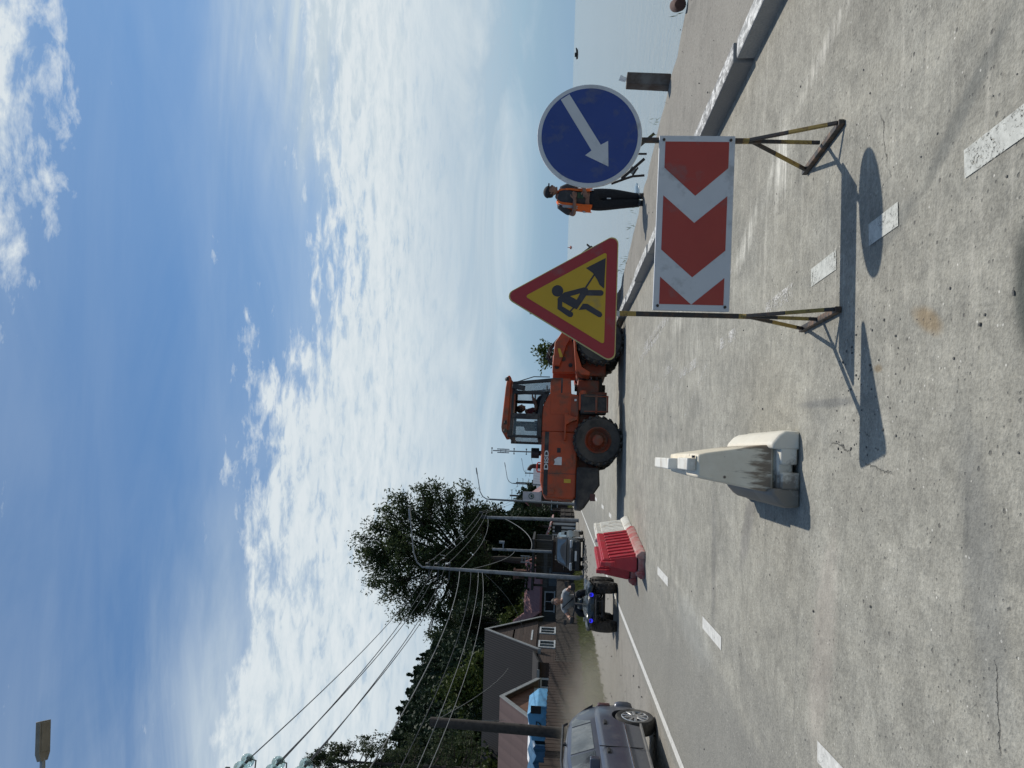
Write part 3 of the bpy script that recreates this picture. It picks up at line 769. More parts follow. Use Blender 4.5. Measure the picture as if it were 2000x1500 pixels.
M_SKIN = mat('skin', (0.36, 0.20, 0.14), 0.55, var=0.08, scale=12)
M_TAN = mat('tanned_skin', (0.24, 0.125, 0.085), 0.55, var=0.08, scale=12)
M_HAIR = mat('dark_hair', (0.022, 0.017, 0.014), 0.7, var=0.2, scale=60)
def head(t, c, m, face, r=0.105, hair=True):
    """face: unit direction the person looks; returns the head pieces as children of the body owner"""
    c = Vector(c); fx = Vector(face).normalized(); sd = Vector((0, 0, 1)).cross(fx).normalized()
    Mx = Matrix((fx, sd, Vector((0, 0, 1)))).transposed()
    b = MB(); b.ball(c, r, 3, (0.98, 0.76, 1.16), Mx)
    for v in b.bm.verts:
        q = Mx.transposed() @ (v.co - c)
        if q.x > 0 and q.z < 0: q.y *= 1 - 0.25*min(1, -q.z/r); q.x *= 1 - 0.06*(-q.z/r)
        if q.x < 0 and q.z < -0.3*r: q.x *= 0.82
        v.co = c + Mx @ q
    b.ball(c + Mx @ Vector((r*1.0, 0, -0.12*r)), r*0.17, 1, (1.1, 0.7, 1.5), Mx)           # nose
    for s in (-1, 1): b.ball(c + Mx @ Vector((-0.05*r, s*r*0.78, -0.05*r)), r*0.22, 1, (0.7, 0.35, 1.2), Mx)  # ears
    b.ball(c + Mx @ Vector((0.62*r, 0, -0.9*r)), r*0.28, 1, (0.9, 1.2, 0.7), Mx)             # chin
    h = b.fin('head', m, t, smooth=True, ang=180)
    for s in (-1, 1):
        b = MB(); b.ball(c + Mx @ Vector((r*0.86, s*r*0.30, 0.06*r)), r*0.10, 1, (0.6, 1.3, 0.8), Mx); b.fin('eye', M_HAIR, h)
    b = MB(); b.ball(c + Mx @ Vector((r*0.90, 0, -0.52*r)), r*0.16, 1, (0.4, 1.6, 0.35), Mx); b.fin('mouth', mat('lips', (0.20, 0.075, 0.06), 0.6), h)
    if hair:
        b = MB(); b.ball(c + Mx @ Vector((-0.10*r, 0, 0.16*r)), r*1.04, 3, (0.96, 0.80, 1.08), Mx)
        bmesh.ops.delete(b.bm, geom=[v for v in b.bm.verts if (Mx.transposed() @ (v.co-c)).x > 0.35*r and (Mx.transposed() @ (v.co-c)).z < 0.55*r or (v.co-c).z < -0.45*r], context='VERTS')
        b.fin('hair', M_HAIR, h, ang=180)
    return h, Mx
def fingers(chains, wrist, d, side, palm=0.085, r=0.0105, curl=0.5, nrm=None):
    """adds palm and five separate curled fingers to a list of skeleton chains"""
    w = Vector(wrist); d = Vector(d).normalized(); s = Vector(side).normalized(); n = nrm or d.cross(s).normalized()
    k = w + d*palm
    for i, (o_, L) in enumerate(((-0.032, 0.066), (-0.011, 0.078), (0.010, 0.074), (0.031, 0.058))):
        b0 = k + s*o_; p1 = b0 + (d + n*curl*0.4)*L*0.5; p2 = p1 + (d*0.5 + n*curl)*L*0.4
        chains.append([(*w, 0.024), (*(w + d*palm*0.55 + s*o_*0.6), 0.019), (*b0, r*1.15), (*p1, r), (*p2, r*0.8)])
    t0 = w + d*0.03 - s*0.03; t1 = t0 + (d*0.6 - s*0.8)*0.045; t2 = t1 + (d*0.9 + n*0.3)*0.035
    chains.append([(*w, 0.024), (*t0, 0.015), (*t1, 0.0125), (*t2, 0.010)])

# ------------------------------------------------------------------ wheel loader
O_BODY = mat('loader_orange', (0.42, 0.062, 0.013), 0.5, var=0.10, scale=3, dirt=(0.15, 0.062, 0.03), dirt_amt=0.25, dirt_scale=2.4)
O_DARK = mat('loader_faded_orange', (0.27, 0.046, 0.014), 0.6, var=0.18, scale=4, dirt=(0.14, 0.08, 0.05), dirt_amt=0.4, dirt_scale=3)
L_BLK = mat('loader_black', (0.016, 0.016, 0.018), 0.5, var=0.2, scale=6, dirt=(0.09, 0.075, 0.06), dirt_amt=0.2)
L_DARK = mat('loader_dusty_iron', (0.034, 0.031, 0.029), 0.75, var=0.25, scale=5, dirt=(0.08, 0.068, 0.055), dirt_amt=0.4)
L_TYRE = mat('dusty_tyre', (0.045, 0.040, 0.035), 0.9, var=0.25, scale=6, dirt=(0.085, 0.072, 0.058), dirt_amt=0.45, dirt_scale=4, bump=0.3, bscale=40)
L_HOSE = mat('rubber_hose', (0.012, 0.012, 0.013), 0.5)
L_WHITE = mat('decal_white', (0.62, 0.62, 0.60), 0.5, var=0.1, scale=12)
L_YEL = mat('decal_yellow', (0.55, 0.36, 0.03), 0.5, var=0.15, scale=20)
L_CHROME = mat('ram_chrome', (0.55, 0.55, 0.55), 0.2, 0.95, 0.05)
def glassmat(name, c, alpha, rough=0.05):
    m, t = newmat(name)
    t.put(t.b.inputs['Base Color'], c); t.b.inputs['Roughness'].default_value = rough; t.b.inputs['Specular IOR Level'].default_value = 0.6
    tr = t.new('ShaderNodeBsdfTransparent'); mx = t.new('ShaderNodeMixShader'); mx.inputs[0].default_value = alpha
    d = t.noise(t.obj, 5, 5); t.put(mx.inputs[0], t.rng(d, 0.3, 0.7, alpha*0.8, min(1, alpha*1.2)))
    t.l.new(tr.outputs[0], mx.inputs[1]); t.l.new(t.b.outputs[0], mx.inputs[2]); t.l.new(mx.outputs[0], t.out.inputs[0]); return m
G_CAB = glassmat('dusty_cab_glass', (0.20, 0.25, 0.27), 0.26)
LD = thing('wheel_loader', 'orange wheel loader with black cab standing across the road behind the triangle sign', 'wheel loader', (-1.40, 17.98, 0), R(11))
hood = MB().prism([(.19, 1.03), (.19, 1.865), (-.96, 1.865), (-1.27, 1.79), (-1.33, 1.74), (-1.37, 1.12), (-1.31, 1.03)], -.74, .74).fin('engine_hood', O_BODY, LD, bevel=0.035)
for s in (-1, 1):
    MB().prism([(.18, 1.69), (.18, 1.785), (-1.255, 1.785), (-1.30, 1.69)], s*.742, s*.746).fin('stripe', L_BLK, hood, smooth=False)
    MB().prism([(0.02, 1.13), (0.02, 1.64), (-.60, 1.64), (-.60, 1.13)], s*.741, s*.749).fin('service_door', O_BODY, hood, bevel=0.006)
    MB().prism([(-.775, 1.05), (-.775, 1.86), (-.785, 1.86), (-.785, 1.05)], s*.741, s*.743).fin('panel_gap', L_BLK, hood, smooth=False)
text_mesh('DISD', 0.128, 0.002, L_WHITE, 'lettering', hood, (-.71, -.748, 1.692), (R(90), 0, 0), offset=0.0035, sx=1.62)
MB().prism([(-.19, 1.41), (-.19, 1.495), (-.30, 1.495), (-.30, 1.41)], -.758, -.740).fin('door_latch', L_BLK, hood, bevel=0.006)
MB().prism([(-.40, 1.38), (-.585, 1.38), (-.585, 1.56), (-.52, 1.535), (-.46, 1.555), (-.40, 1.47)], -.7525, -.7495).fin('paper_notice', L_WHITE, hood, smooth=False)
MB().prism([(-.90, 1.16), (-.985, 1.16), (-.985, 1.315), (-.90, 1.315)], -.7455, -.740).fin('warning_decal', L_YEL, hood, smooth=False)
MB().box((-1.20, -.75, 1.60), (.12, .03, .15)).fin('hinge', O_BODY, hood, bevel=0.006)
MB().box((-1.34, -.62, 1.22), (.10, .22, .28)).fin('rear_lamp', O_DARK, hood, bevel=0.01)

MB().prism([(-.62, 1.03), (-1.56, 1.04), (-1.57, .86), (-1.02, .50), (-.62, .52)], -.86, .86).fin('counterweight', L_DARK, LD, bevel=0.04)
MB().box((-1.30, -.868, .66), (.16, .01, .12)).fin('reflector', mat('dull_red', (0.10, 0.03, 0.025), 0.5), LD)
MB().box((.35, 0, .80), (2.3, .86, .52)).fin('rear_chassis', O_DARK, LD, bevel=0.03)
MB().cyl((0, -.62, .57), (0, .62, .57), .17, n=16).fin('rear_axle', L_DARK, LD)
# cab
MB().prism([(.19, 1.02), (.19, 1.865), (.62, 1.865), (.82, 1.845), (1.0, 1.76), (1.10, 1.70), (1.46, 1.70), (1.47, 1.22), (1.10, 1.20), (1.08, 1.02)], -.70, .70).fin('cab_base', O_BODY, LD, bevel=0.02)
MB().prism([(.60, 1.25), (.60, 1.68), (1.05, 1.68), (1.05, 1.25)], -.708, -.700).fin('door_panel', O_BODY, LD, bevel=0.004)
MB().prism([(.58, 1.03), (.58, 1.20), (1.04, 1.20), (1.04, 1.03)], -.706, -.701).fin('step_mesh', O_DARK, LD, bevel=0.002)
cf = MB()
for s in (-1, 1):
    y0, y1 = s*.70, s*.64
    cf.prism([(.03, 1.87), (.03, 2.66), (.09, 2.66), (.09, 1.87)], y0, y1)
    cf.prism([(.47, 1.87), (.47, 2.62), (.60, 2.62), (.60, 1.87)], y0, y1)
    cf.prism([(1.06, 1.72), (1.06, 2.60), (1.14, 2.60), (1.14, 1.72)], y0, y1)
    cf.prism([(1.40, 1.40), (1.28, 2.60), (1.35, 2.60), (1.47, 1.62), (1.47, 1.40)], y0, y1)
    cf.prism([(.03, 2.56), (.03, 2.67), (1.34, 2.63), (1.34, 2.54)], y0, y1)
    cf.prism([(.03, 1.87), (.03, 1.98), (.60, 1.98), (.92, 1.93), (1.14, 1.83), (1.14, 1.70), (1.0, 1.77), (.82, 1.852), (.62, 1.872)], y0, y1)
    cf.prism([(1.10, 1.40), (1.10, 1.46), (1.46, 1.46), (1.46, 1.40)], y0*1.001, y1)
    cf.prism([(.55, 2.04), (.55, 2.10), (.63, 2.10), (.63, 2.02)], y0*1.002, y1)
cf.box((.06, 0, 2.58), (.06, 1.28, .10)); cf.box((1.30, 0, 2.58), (.06, 1.28, .08)); cf.box((.06, 0, 1.92), (.06, 1.28, .10)); cf.box((1.44, 0, 1.46), (.05, 1.28, .10))
cf.box((.7, 0, 1.78), (1.2, 1.27, .04))
cf.fin('cab_frame', L_BLK, LD, bevel=0.012)
MB().prism([(.14, 2.70), (.13, 2.79), (.25, 2.815), (1.20, 2.755), (1.47, 2.72), (1.49, 2.665), (1.42, 2.625), (.18, 2.665)], -.76, .76).fin('cab_roof', O_BODY, LD, bevel=0.02)
MB().prism([(.19, 2.62), (.19, 2.668), (1.38, 2.628), (1.36, 2.585)], -.715, .715).fin('roof_liner', O_DARK, LD, bevel=0.01)
for s in (-1, 1):
    MB().prism([(.09, 1.98), (.09, 2.57), (.47, 2.56), (.47, 1.98)], s*.672, s*.666).fin('side_window', G_CAB, LD, smooth=False)
    MB().prism([(1.14, 1.46), (1.14, 2.55), (1.285, 2.55), (1.40, 1.46)], s*.672, s*.666).fin('quarter_window', G_CAB, LD, smooth=False)
MB().loft([[(1.46, -.64, 1.46), (1.46, .64, 1.46)], [(1.33, -.64, 2.58), (1.33, .64, 2.58)]]).fin('windscreen', G_CAB, LD, smooth=False, solid=0.006)
MB().loft([[(.05, -.64, 1.96), (.05, .64, 1.96)], [(.05, -.64, 2.56), (.05, .64, 2.56)]]).fin('rear_window', G_CAB, LD, smooth=False, solid=0.006)
MB().box((.52, .0, 1.80), (.46, .48, .14)).box((.36, 0, 2.08), (.12, .44, .46)).fin('seat', L_BLK, LD, bevel=0.04)
MB().tube([(1.12, 0, 1.85), (1.05, 0, 2.02), (1.02, 0, 2.05)], .025).lathe([(.0, 0), (.19, 0), (.20, .012), (.19, .024), (.165, .012)], (1.0, 0, 2.06), 'Z', 20).fin('steering_wheel', L_BLK, LD)
MB().box((1.20, -.80, 2.44), (.11, .06, .30), Matrix.Rotation(R(8), 3, 'Y')).tube([(1.22, -.70, 2.58), (1.22, -.79, 2.56)], .012).fin('mirror', L_BLK, LD, bevel=0.02)
MB().tube([(1.34, -.55, 2.60), (1.50, -.62, 2.10), (1.50, -.64, 1.72)], .012).tube([(1.38, -.30, 2.5), (1.49, -.25, 2.05)], .010).fin('front_handrail', L_BLK, LD)
for x in (.17, .36, 1.40): MB().cyl((x, -.70, 2.74), (x, -.77, 2.70), .05, n=10).fin('work_lamp', L_BLK, LD)
MB().cyl((-.25, .05, 1.86), (-.25, .05, 1.94), .06).cyl((-.25, .05, 1.93), (-.25, .05, 2.12), .125, n=20).fin('air_precleaner', L_BLK, LD, bevel=0.01)
MB().tube([(-.56, .1, 1.84), (-.56, .1, 2.05), (-.575, .1, 2.11), (-.63, .1, 2.155), (-.67, .1, 2.16)], [.055, .055, .053, .05, .05], 12).fin('exhaust_pipe', L_DARK, LD)
MB().tube([(-.53, -.55, 1.85), (-.53, -.55, 1.93), (-.57, -.55, 1.95), (-.71, -.55, 1.95), (-.745, -.55, 1.93), (-.745, -.55, 1.84)], .016).fin('grab_rail', mat('handrail_red', (0.5, 0.05, 0.03), 0.45), LD)
# steps, tank, fenders
MB().box((.86, -.66, .68), (.46, .26, .60)).fin('fuel_tank', L_DARK, LD, bevel=0.03)
MB().box((.86, -.80, .62), (.44, .03, .05)).box((.86, -.80, .36), (.40, .03, .04)).bar((.68, -.80, .36), (.68, -.80, .9), .03).bar((1.04, -.80, .36), (1.04, -.80, .9), .03).fin('step', O_DARK, LD, bevel=0.005)
MB().box((.92, -.74, 1.00), (.42, .06, .05)).box((.98, -.66, .93), (.40, .2, .14)).fin('side_rail', O_BODY, LD, bevel=0.01)
MB().box((.95, -.72, 1.10), (.05, .02, .05)).fin('battery_label', L_WHITE, LD)
MB().prism([(-.02, 1.345), (.58, 1.345), (.58, 1.30), (.50, 1.08), (.55, 1.05), (.46, 1.05), (.40, 1.20), (.34, 1.30), (-.02, 1.31)], -.93, -.60).fin('rear_fender', O_BODY, LD, bevel=0.008)
# articulation joint
j = MB()
for y in (-.34, -.12, .12, .34):
    j.bar((1.15, y, .62), (1.66, y*0.9, .60), .055); j.bar((1.2, y, .92), (1.62, y, .95), .05)
j.cyl((1.38, 0, .38), (1.38, 0, 1.12), .09); j.box((1.40, 0, .50), (.34, .5, .08)); j.box((1.40, 0, 1.0), (.34, .5, .07))
j.fin('articulation_joint', L_DARK, LD, bevel=0.008)
MB().tube([(1.12, -.30, .74), (1.40, -.32, .74)], .045).fin('steering_cylinder', L_BLK, LD)
MB().tube([(1.40, -.32, .74), (1.66, -.33, .74)], .026).fin('steering_rod', L_CHROME, LD)
MB().prism([(1.04, .42), (1.04, 1.02), (1.20, 1.02), (1.20, .36), (1.10, .36)], -.50, .50).fin('rear_hitch', O_DARK, LD, bevel=0.02)
MB().box((1.12, -.506, .90), (.07, .008, .12)).fin('hitch_decal', L_YEL, LD)
# front frame
MB().prism([(1.60, .40), (1.60, 1.05), (1.66, 1.10), (2.9, 1.02), (3.0, .55), (2.4, .38)], -.45, .45).fin('front_frame', O_DARK, LD, bevel=0.03)
for s in (-1, 1):
    MB().prism([(1.66, 1.02), (1.64, 1.67), (2.06, 1.67), (2.60, 1.12), (2.60, 1.0)], s*.50, s*.36).fin('boom_tower', O_BODY, LD, bevel=0.02)
    MB().prism([(1.78, 1.50), (1.80, 1.66), (2.35, 1.63), (3.05, 1.20), (3.75, .62), (3.70, .46), (2.95, .96), (2.30, 1.34)], s*.64, s*.52).fin('boom_arm', O_BODY, LD, bevel=0.015)
    MB().tube([(1.85, s*.58, .92), (2.55, s*.58, 1.22)], .055).fin('lift_cylinder', L_BLK, LD)
    MB().prism([(1.52, .98), (1.62, 1.12), (2.05, 1.16), (2.55, 1.20), (2.95, 1.10), (2.95, 1.06), (2.55, 1.15), (2.10, 1.11), (1.70, .98), (1.58, .78), (1.50, .80)], s*.95, s*.50).fin('front_fender', O_BODY, LD, bevel=0.012)
    for x, z, q in ((1.78, 1.56, .055), (1.83, 1.24, .05), (1.98, 1.42, .06)):
        MB().cyl((x, s*.50, z), (x, s*.525, z), q, n=14).fin('pivot_pin', L_DARK, LD)
MB().prism([(1.98, 1.50), (2.2, 1.56), (2.2, 1.5), (2.0, 1.43)], -.655, -.642).fin('arm_decal', L_YEL, LD, smooth=False)
MB().box((2.02, -.30, 1.66), (.14, .12, .12)).box((1.90, -.2, 1.64), (.1, .3, .08)).fin('head_lamp', L_BLK, LD, bevel=0.02)
for k, (h, x1) in enumerate(((.22, 2.62), (.17, 2.55), (.12, 2.5), (.26, 2.7))):
    y = -.34 + .10*k
    MB().tube([(1.90, y, 1.58), (1.98, y, 1.68+h*.3), (2.12, y, 1.69+h*.55), (2.30, y, 1.66+h*.4), (2.45, y, 1.62), (x1, y, 1.48)], .017, 8).fin('hydraulic_hose', L_HOSE, LD)
MB().tube([(2.3, 0, 1.45), (3.1, 0, 1.40)], .07).tube([(3.1, 0, 1.40), (3.45, 0, 1.36)], .04).prism([(3.05, .75), (3.15, 1.45), (3.35, 1.45), (3.45, 1.3), (3.2, .7)], -.1, .1).prism([(3.35, 1.34), (4.0, 1.18), (4.0, 1.10), (3.35, 1.24)], -.05, .05).fin('bucket_linkage', O_DARK, LD, bevel=0.01)
bo = [(4.22, 1.32), (3.95, 1.28), (3.70, 1.06), (3.56, .74), (3.62, .42), (3.86, .25), (4.2, .33), (4.62, .84)]
inn = [(4.56, .86), (4.16, .39), (3.88, .32), (3.68, .46), (3.63, .74), (3.76, 1.01), (3.98, 1.21), (4.20, 1.25)]
bk = MB().prism(bo+inn, -1.12, 1.12)
for s in (-1, 1): bk.prism(bo, s*1.15, s*1.121)
for i in range(7): bk.box((4.65, -1.0+i*.333, .88), (.16, .07, .03), Matrix.Rotation(R(-49), 3, 'Y'))
bk.fin('bucket', L_DARK, LD, bevel=0.008)
def loader_wheel(x, s):
    r, wd = .57, .42; y = s*.74
    b = MB(); pr = [(.30, -wd/2+.02), (.40, -wd/2-.005), (.50, -wd/2), (r-.035, -wd/2+.05), (r-.02, -wd/2+.09), (r-.02, wd/2-.09), (r-.035, wd/2-.05), (.50, wd/2), (.40, wd/2+.005), (.30, wd/2-.02)]
    b.lathe(pr, (x, y, r), 'Y', 48)
    n = 22
    for i in range(n):
        for q in (-1, 1):
            a = 2*math.pi*(i + (0.5 if q > 0 else 0))/n
            Mx = Matrix.Rotation(-a, 3, 'Y') @ Matrix.Rotation(R(22*q), 3, 'Z')
            c = Vector((x, y + q*.11, r)) + Matrix.Rotation(-a, 3, 'Y') @ Vector((r-.025, 0, 0))
            b.box(c, (.05, .22, .055), Matrix.Rotation(-a, 3, 'Y') @ Matrix.Rotation(R(20*q), 3, 'X'))
    tyre = b.fin('tyre', L_TYRE, LD, bevel=0.004)
    o = s*1
    b = MB(); b.lathe([(.305, o*.20), (.285, o*.215), (.27, o*.17), (.235, o*.12), (.22, o*.05), (.20, o*.05), (.15, o*.09), (.14, o*.16), (.12, o*.20), (.04, o*.225), (.0, o*.226)] if s < 0 else [(.0, .226), (.04, .225), (.12, .20), (.14, .16), (.15, .09), (.20, .05), (.22, .05), (.235, .12), (.27, .17), (.285, .215), (.305, .20)], (x, y, r), 'Y', 36)
    for i in range(12):
        a = i*math.pi/6; b.cyl((x+.18*math.cos(a), y+o*.05, r+.18*math.sin(a)), (x+.18*math.cos(a), y+o*.085, r+.18*math.sin(a)), .016, n=6)
    rim = b.fin('rim', O_DARK, tyre)
for x in (0, 2.38):
    for s in (-1, 1): loader_wheel(x, s)
MB().cyl((2.38, -.62, .57), (2.38, .62, .57), .16).fin('front_axle', L_DARK, LD)

# driver in the cab
DR = thing('person', 'driver in a dark red shirt sitting in the orange loader cab', 'person', (-1.40, 17.98, 0), R(11))
M_DSH = mat('dark_red_shirt', (0.12, 0.022, 0.025), 0.85, var=0.2, scale=14)
body = [[(.54, 0, 1.90, (.15, .12)), (.56, 0, 2.00, (.14, .11)), (.60, 0, 2.13, (.16, .12)), (.63, 0, 2.21, (.07, .07)), (.65, 0, 2.265, (.048, .048))]]
for s in (-1, 1):
    body.append([(.60, 0, 2.13, (.16, .12)), (.61, s*.16, 2.13, .062), (.66, s*.24, 1.97, .05), (.82, s*.20, 2.01, .04), (.93, s*.17, 2.08, .03)])
    body.append([(.54, 0, 1.90, (.15, .12)), (.66, s*.10, 1.90, .085), (.92, s*.12, 1.92, .07), (1.02, s*.12, 1.75, .055)])
    fingers(body, (.93, s*.17, 2.08), (1, 0, .1), (0, s, 0))
b_ = skinned('body', body, M_TAN, DR)
DR.location = (-1.40+.13*math.cos(R(11)), 17.98+.13*math.sin(R(11)), .05)
sh = [[(.535, 0, 1.89, (.165, .13)), (.558, 0, 2.00, (.155, .125)), (.598, 0, 2.13, (.175, .135)), (.622, 0, 2.195, (.08, .08))]]
for s in (-1, 1): sh.append([(.598, 0, 2.13, (.175, .135)), (.61, s*.165, 2.13, .075), (.65, s*.235, 2.01, .065)])
skinned('shirt', sh, M_DSH, DR)
tr = []
for s in (-1, 1): tr.append([(.54, 0, 1.885, .13), (.66, s*.10, 1.90, .10), (.92, s*.12, 1.92, .085), (1.03, s*.12, 1.74, .07)])
skinned('trousers', tr, mat('dark_trousers', (0.02, 0.02, 0.024), 0.9, var=0.2, scale=20), DR)
head(DR, (.685, 0, 2.36), M_TAN, (1, 0, -.02), 0.098)

# ------------------------------------------------------------------ road worker
WK = thing('person', 'worker in an orange hi-vis vest and dark cap standing on the shoulder by the water', 'person', (3.34, 13.28, 0.10), R(-13))
ch = [[(-.02, 0, .93, (.16, .125)), (-.02, 0, 1.05, (.155, .12)), (-.01, 0, 1.22, (.165, .12)), (.0, 0, 1.40, (.175, .12)), (.03, 0, 1.48, (.075, .075)), (.065, -.01, 1.545, (.055, .055))]]
# upper body, arms bent across the belly
ch.append([(.0, 0, 1.40, (.175, .12)), (-.14, -.03, 1.44, .065), (-.21, -.04, 1.34, .052), (-.285, -.06, 1.205, .046), (-.16, -.17, 1.20, .038), (-.02, -.20, 1.20, .028)])
ch.append([(.0, 0, 1.40, (.175, .12)), (.16, .0, 1.41, .062), (.215, -.01, 1.27, .05), (.235, -.04, 1.12, .044), (.20, -.15, 1.05, .036), (.14, -.19, 1.03, .028)])
ch.append([(-.02, 0, .93, (.16, .125)), (-.10, .01, .86, .10), (-.085, .0, .48, .066), (-.075, .01, .09, .042)])
ch.append([(-.02, 0, .93, (.16, .125)), (.06, .02, .86, .10), (.065, .03, .48, .066), (.045, .07, .10, .042)])
fingers(ch, (-.02, -.20, 1.20), (1, -.1, .08), (0, .2, -1), curl=0.3)
fingers(ch, (.14, -.19, 1.03), (-.7, -.3, -.1), (0, .2, -1), curl=0.4)
skinned('body', ch, M_TAN, WK)
M_TEE = mat('grey_tee', (0.055, 0.052, 0.052), 0.9, var=0.25, scale=16)
tee = [[(-.02, 0, .95, (.172, .135)), (-.02, 0, 1.08, (.168, .13)), (-.01, 0, 1.22, (.178, .13)), (.0, 0, 1.40, (.186, .13)), (.03, 0, 1.475, (.085, .085))],
       [(.0, 0, 1.40, (.186, .13)), (-.145, -.03, 1.44, .08), (-.215, -.04, 1.335, .072), (-.26, -.05, 1.25, .068)], [(.0, 0, 1.40, (.186, .13)), (.165, 0, 1.41, .078), (.22, -.01, 1.27, .068), (.228, -.025, 1.19, .062)]]
tee_o = skinned('shirt', tee, M_TEE, WK)
MB().box((.055, -.148, 1.10), (.10, .012, .11)).fin('shirt_print', mat('shirt_print_green', (0.05, 0.085, 0.05), 0.9, var=0.4, scale=30), tee_o, bevel=0.004)
M_TRO = mat('black_work_trousers', (0.013, 0.013, 0.015), 0.9, var=0.25, scale=14)
tr = [[(-.02, 0, 1.0, (.165, .13)), (-.02, 0, .90, (.185, .145)), (-.105, .0, .80, .125), (-.085, -.01, .48, .100), (-.065, .0, .10, .074), (-.065, -.005, .03, .072)], [(-.02, 0, .90, (.185, .145)), (.075, .02, .80, .125), (.080, .01, .52, .105), (.045, .05, .12, .072), (.045, .05, .05, .070)]]
tr_o = skinned('trousers', tr, M_TRO, WK)
MB().box((.01, -.115, .60), (.02, .012, .07)).fin('trouser_tab', L_WHITE, tr_o); MB().box((.15, -.10, .90), (.02, .03, .06)).fin('pocket_tab', L_WHITE, tr_o)
for x, y in ((-.065, -.05), (.06, .02)):
    MB().ball((x, y, .045), .075, 2, (.75, 1.55, .62)).box((x, y, .012), (.10, .23, .024)).fin('shoe', L_BLK, WK, ang=60)
# vest: open-fronted shell
M_VEST = mat('orange_hi_vis', (0.78, 0.14, 0.022), 0.8, var=0.15, scale=12); M_REFL = mat('reflective_tape', (0.36, 0.36, 0.37), 0.4, 0.2, 0.1)
def vest_band(name, m, par, a0, a1, lev, grow=0.0, n=22, solid=0.006):
    secs = []
    for z, cx_, rx, ry in lev:
        secs.append([(cx_ + (rx+grow)*math.sin(a0+(a1-a0)*i/n), -(ry+grow)*math.cos(a0+(a1-a0)*i/n), z + 0.012*math.sin(i*1.3+z*9)) for i in range(n+1)])
    b = MB(); b.loft(secs); return b.fin(name, m, par, solid=solid, ang=80)
LV = [(.90, -.03, .215, .165), (1.02, -.03, .208, .165), (1.15, -.02, .202, .160), (1.30, -.005, .205, .155), (1.40, .0, .200, .150), (1.475, .005, .165, .12), (1.515, .02, .10, .09)]
v = vest_band('vest', M_VEST, WK, R(48), R(340), LV)
vest_band('vest_stripe', M_REFL, v, R(-50), R(-32), LV[2:6], 0.006, 6, 0.002); vest_band('vest_stripe', M_REFL, v, R(66), R(84), LV[2:6], 0.006, 6, 0.002)
vest_band('vest_hem_stripe', M_REFL, v, R(100), R(300), [(1.0, -.03, .209, .165), (1.05, -.03, .207, .165)], 0.006, 18, 0.002)
hd_, Mx = head(WK, (.115, -.02, 1.625), M_TAN, (.93, -.34, -.06), 0.104, hair=True)
b = MB(); c = Vector((.108, -.017, 1.665)); b.ball(c, .112, 3, (1.02, .84, .86), Mx)
bmesh.ops.delete(b.bm, geom=[q for q in b.bm.verts if q.co.z < c.z-.01], context='VERTS')
b.prism([(.0, 0), (.0, .001)][:0] or [(c.x+.05, c.y-.085), (c.x+.125, c.y-.105), (c.x+.150, c.y-.065), (c.x+.145, c.y-.01), (c.x+.08, c.y+.035)], c.z-.012, c.z+.010, 'xy')
b.fin('cap', mat('dark_cap', (0.028, 0.024, 0.026), 0.85, var=0.2, scale=20), WK, ang=50)
# ------------------------------------------------------------------ cars
def lerp(p, x):
    if x <= p[0][0]: return p[0][1]
    for (a, ya), (b, yb) in zip(p, p[1:]):
        if x <= b: return ya + (yb-ya)*(x-a)/(b-a)
    return p[-1][1]
C_GLASS = mat('dusty_car_glass', (0.035, 0.042, 0.050), 0.12, var=0.3, scale=2, dirt=(0.16, 0.17, 0.175), dirt_amt=0.3, dirt_scale=3, spec=0.7)
C_DUSTG = mat('very_dusty_glass', (0.10, 0.115, 0.125), 0.35, var=0.2, scale=5, dirt=(0.20, 0.21, 0.21), dirt_amt=0.5, dirt_scale=3)
C_BLK = mat('car_black_trim', (0.018, 0.018, 0.02), 0.55, var=0.2)
C_TYRE = mat('car_tyre', (0.032, 0.030, 0.028), 0.85, var=0.3, scale=9, dirt=(0.12, 0.11, 0.095), dirt_amt=0.3)
C_ALU = mat('alloy_rim', (0.52, 0.52, 0.52), 0.32, 0.75, 0.08, 12, dirt=(0.20, 0.18, 0.15), dirt_amt=0.2)
C_CHR = mat('chrome', (0.6, 0.6, 0.62), 0.15, 0.95, 0.04)
C_LAMP = mat('lamp_glass', (0.42, 0.45, 0.48), 0.08, 0.2, 0.1, spec=0.9)
C_RED = mat('tail_lamp_red', (0.07, 0.02, 0.022), 0.2, spec=0.7)
def carpaint(name, c, dust, top=0.55, shine=1.0):
    m, t = newmat(name); o = t.obj; X_, Y_, Z_ = t.sep(o)
    n = t.noise(o, 3.5, 7, 0.68); n2 = t.noise(o, 28, 4)
    low = t.rng(t.math('ADD', Z_, t.math('MULTIPLY', t.math('SUBTRACT', n, 0.5), 0.28)), top, 0.22, 0, 0.75)
    c2 = t.mix(low, c, dust); c2 = t.mix(t.rng(n, 0.52, 0.68, 0, 0.30), c2, dust); c2 = t.mix(t.rng(n2, 0.3, 0.7, 0, 0.12), c2, dust)
    t.put(t.b.inputs['Base Color'], c2); t.put(t.b.inputs['Roughness'], t.rng(t.math('ADD', low, t.math('MULTIPLY', n, 0.5)), 0.2, 0.9, 0.28, 0.75))
    t.b.inputs['Coat Weight'].default_value = 0.25*shine; t.b.inputs['Coat Roughness'].default_value = 0.15; t.b.inputs['Metallic'].default_value = 0.25*shine; t.b.inputs['Specular IOR Level'].default_value = 0.2 + 0.3*shine
    return m
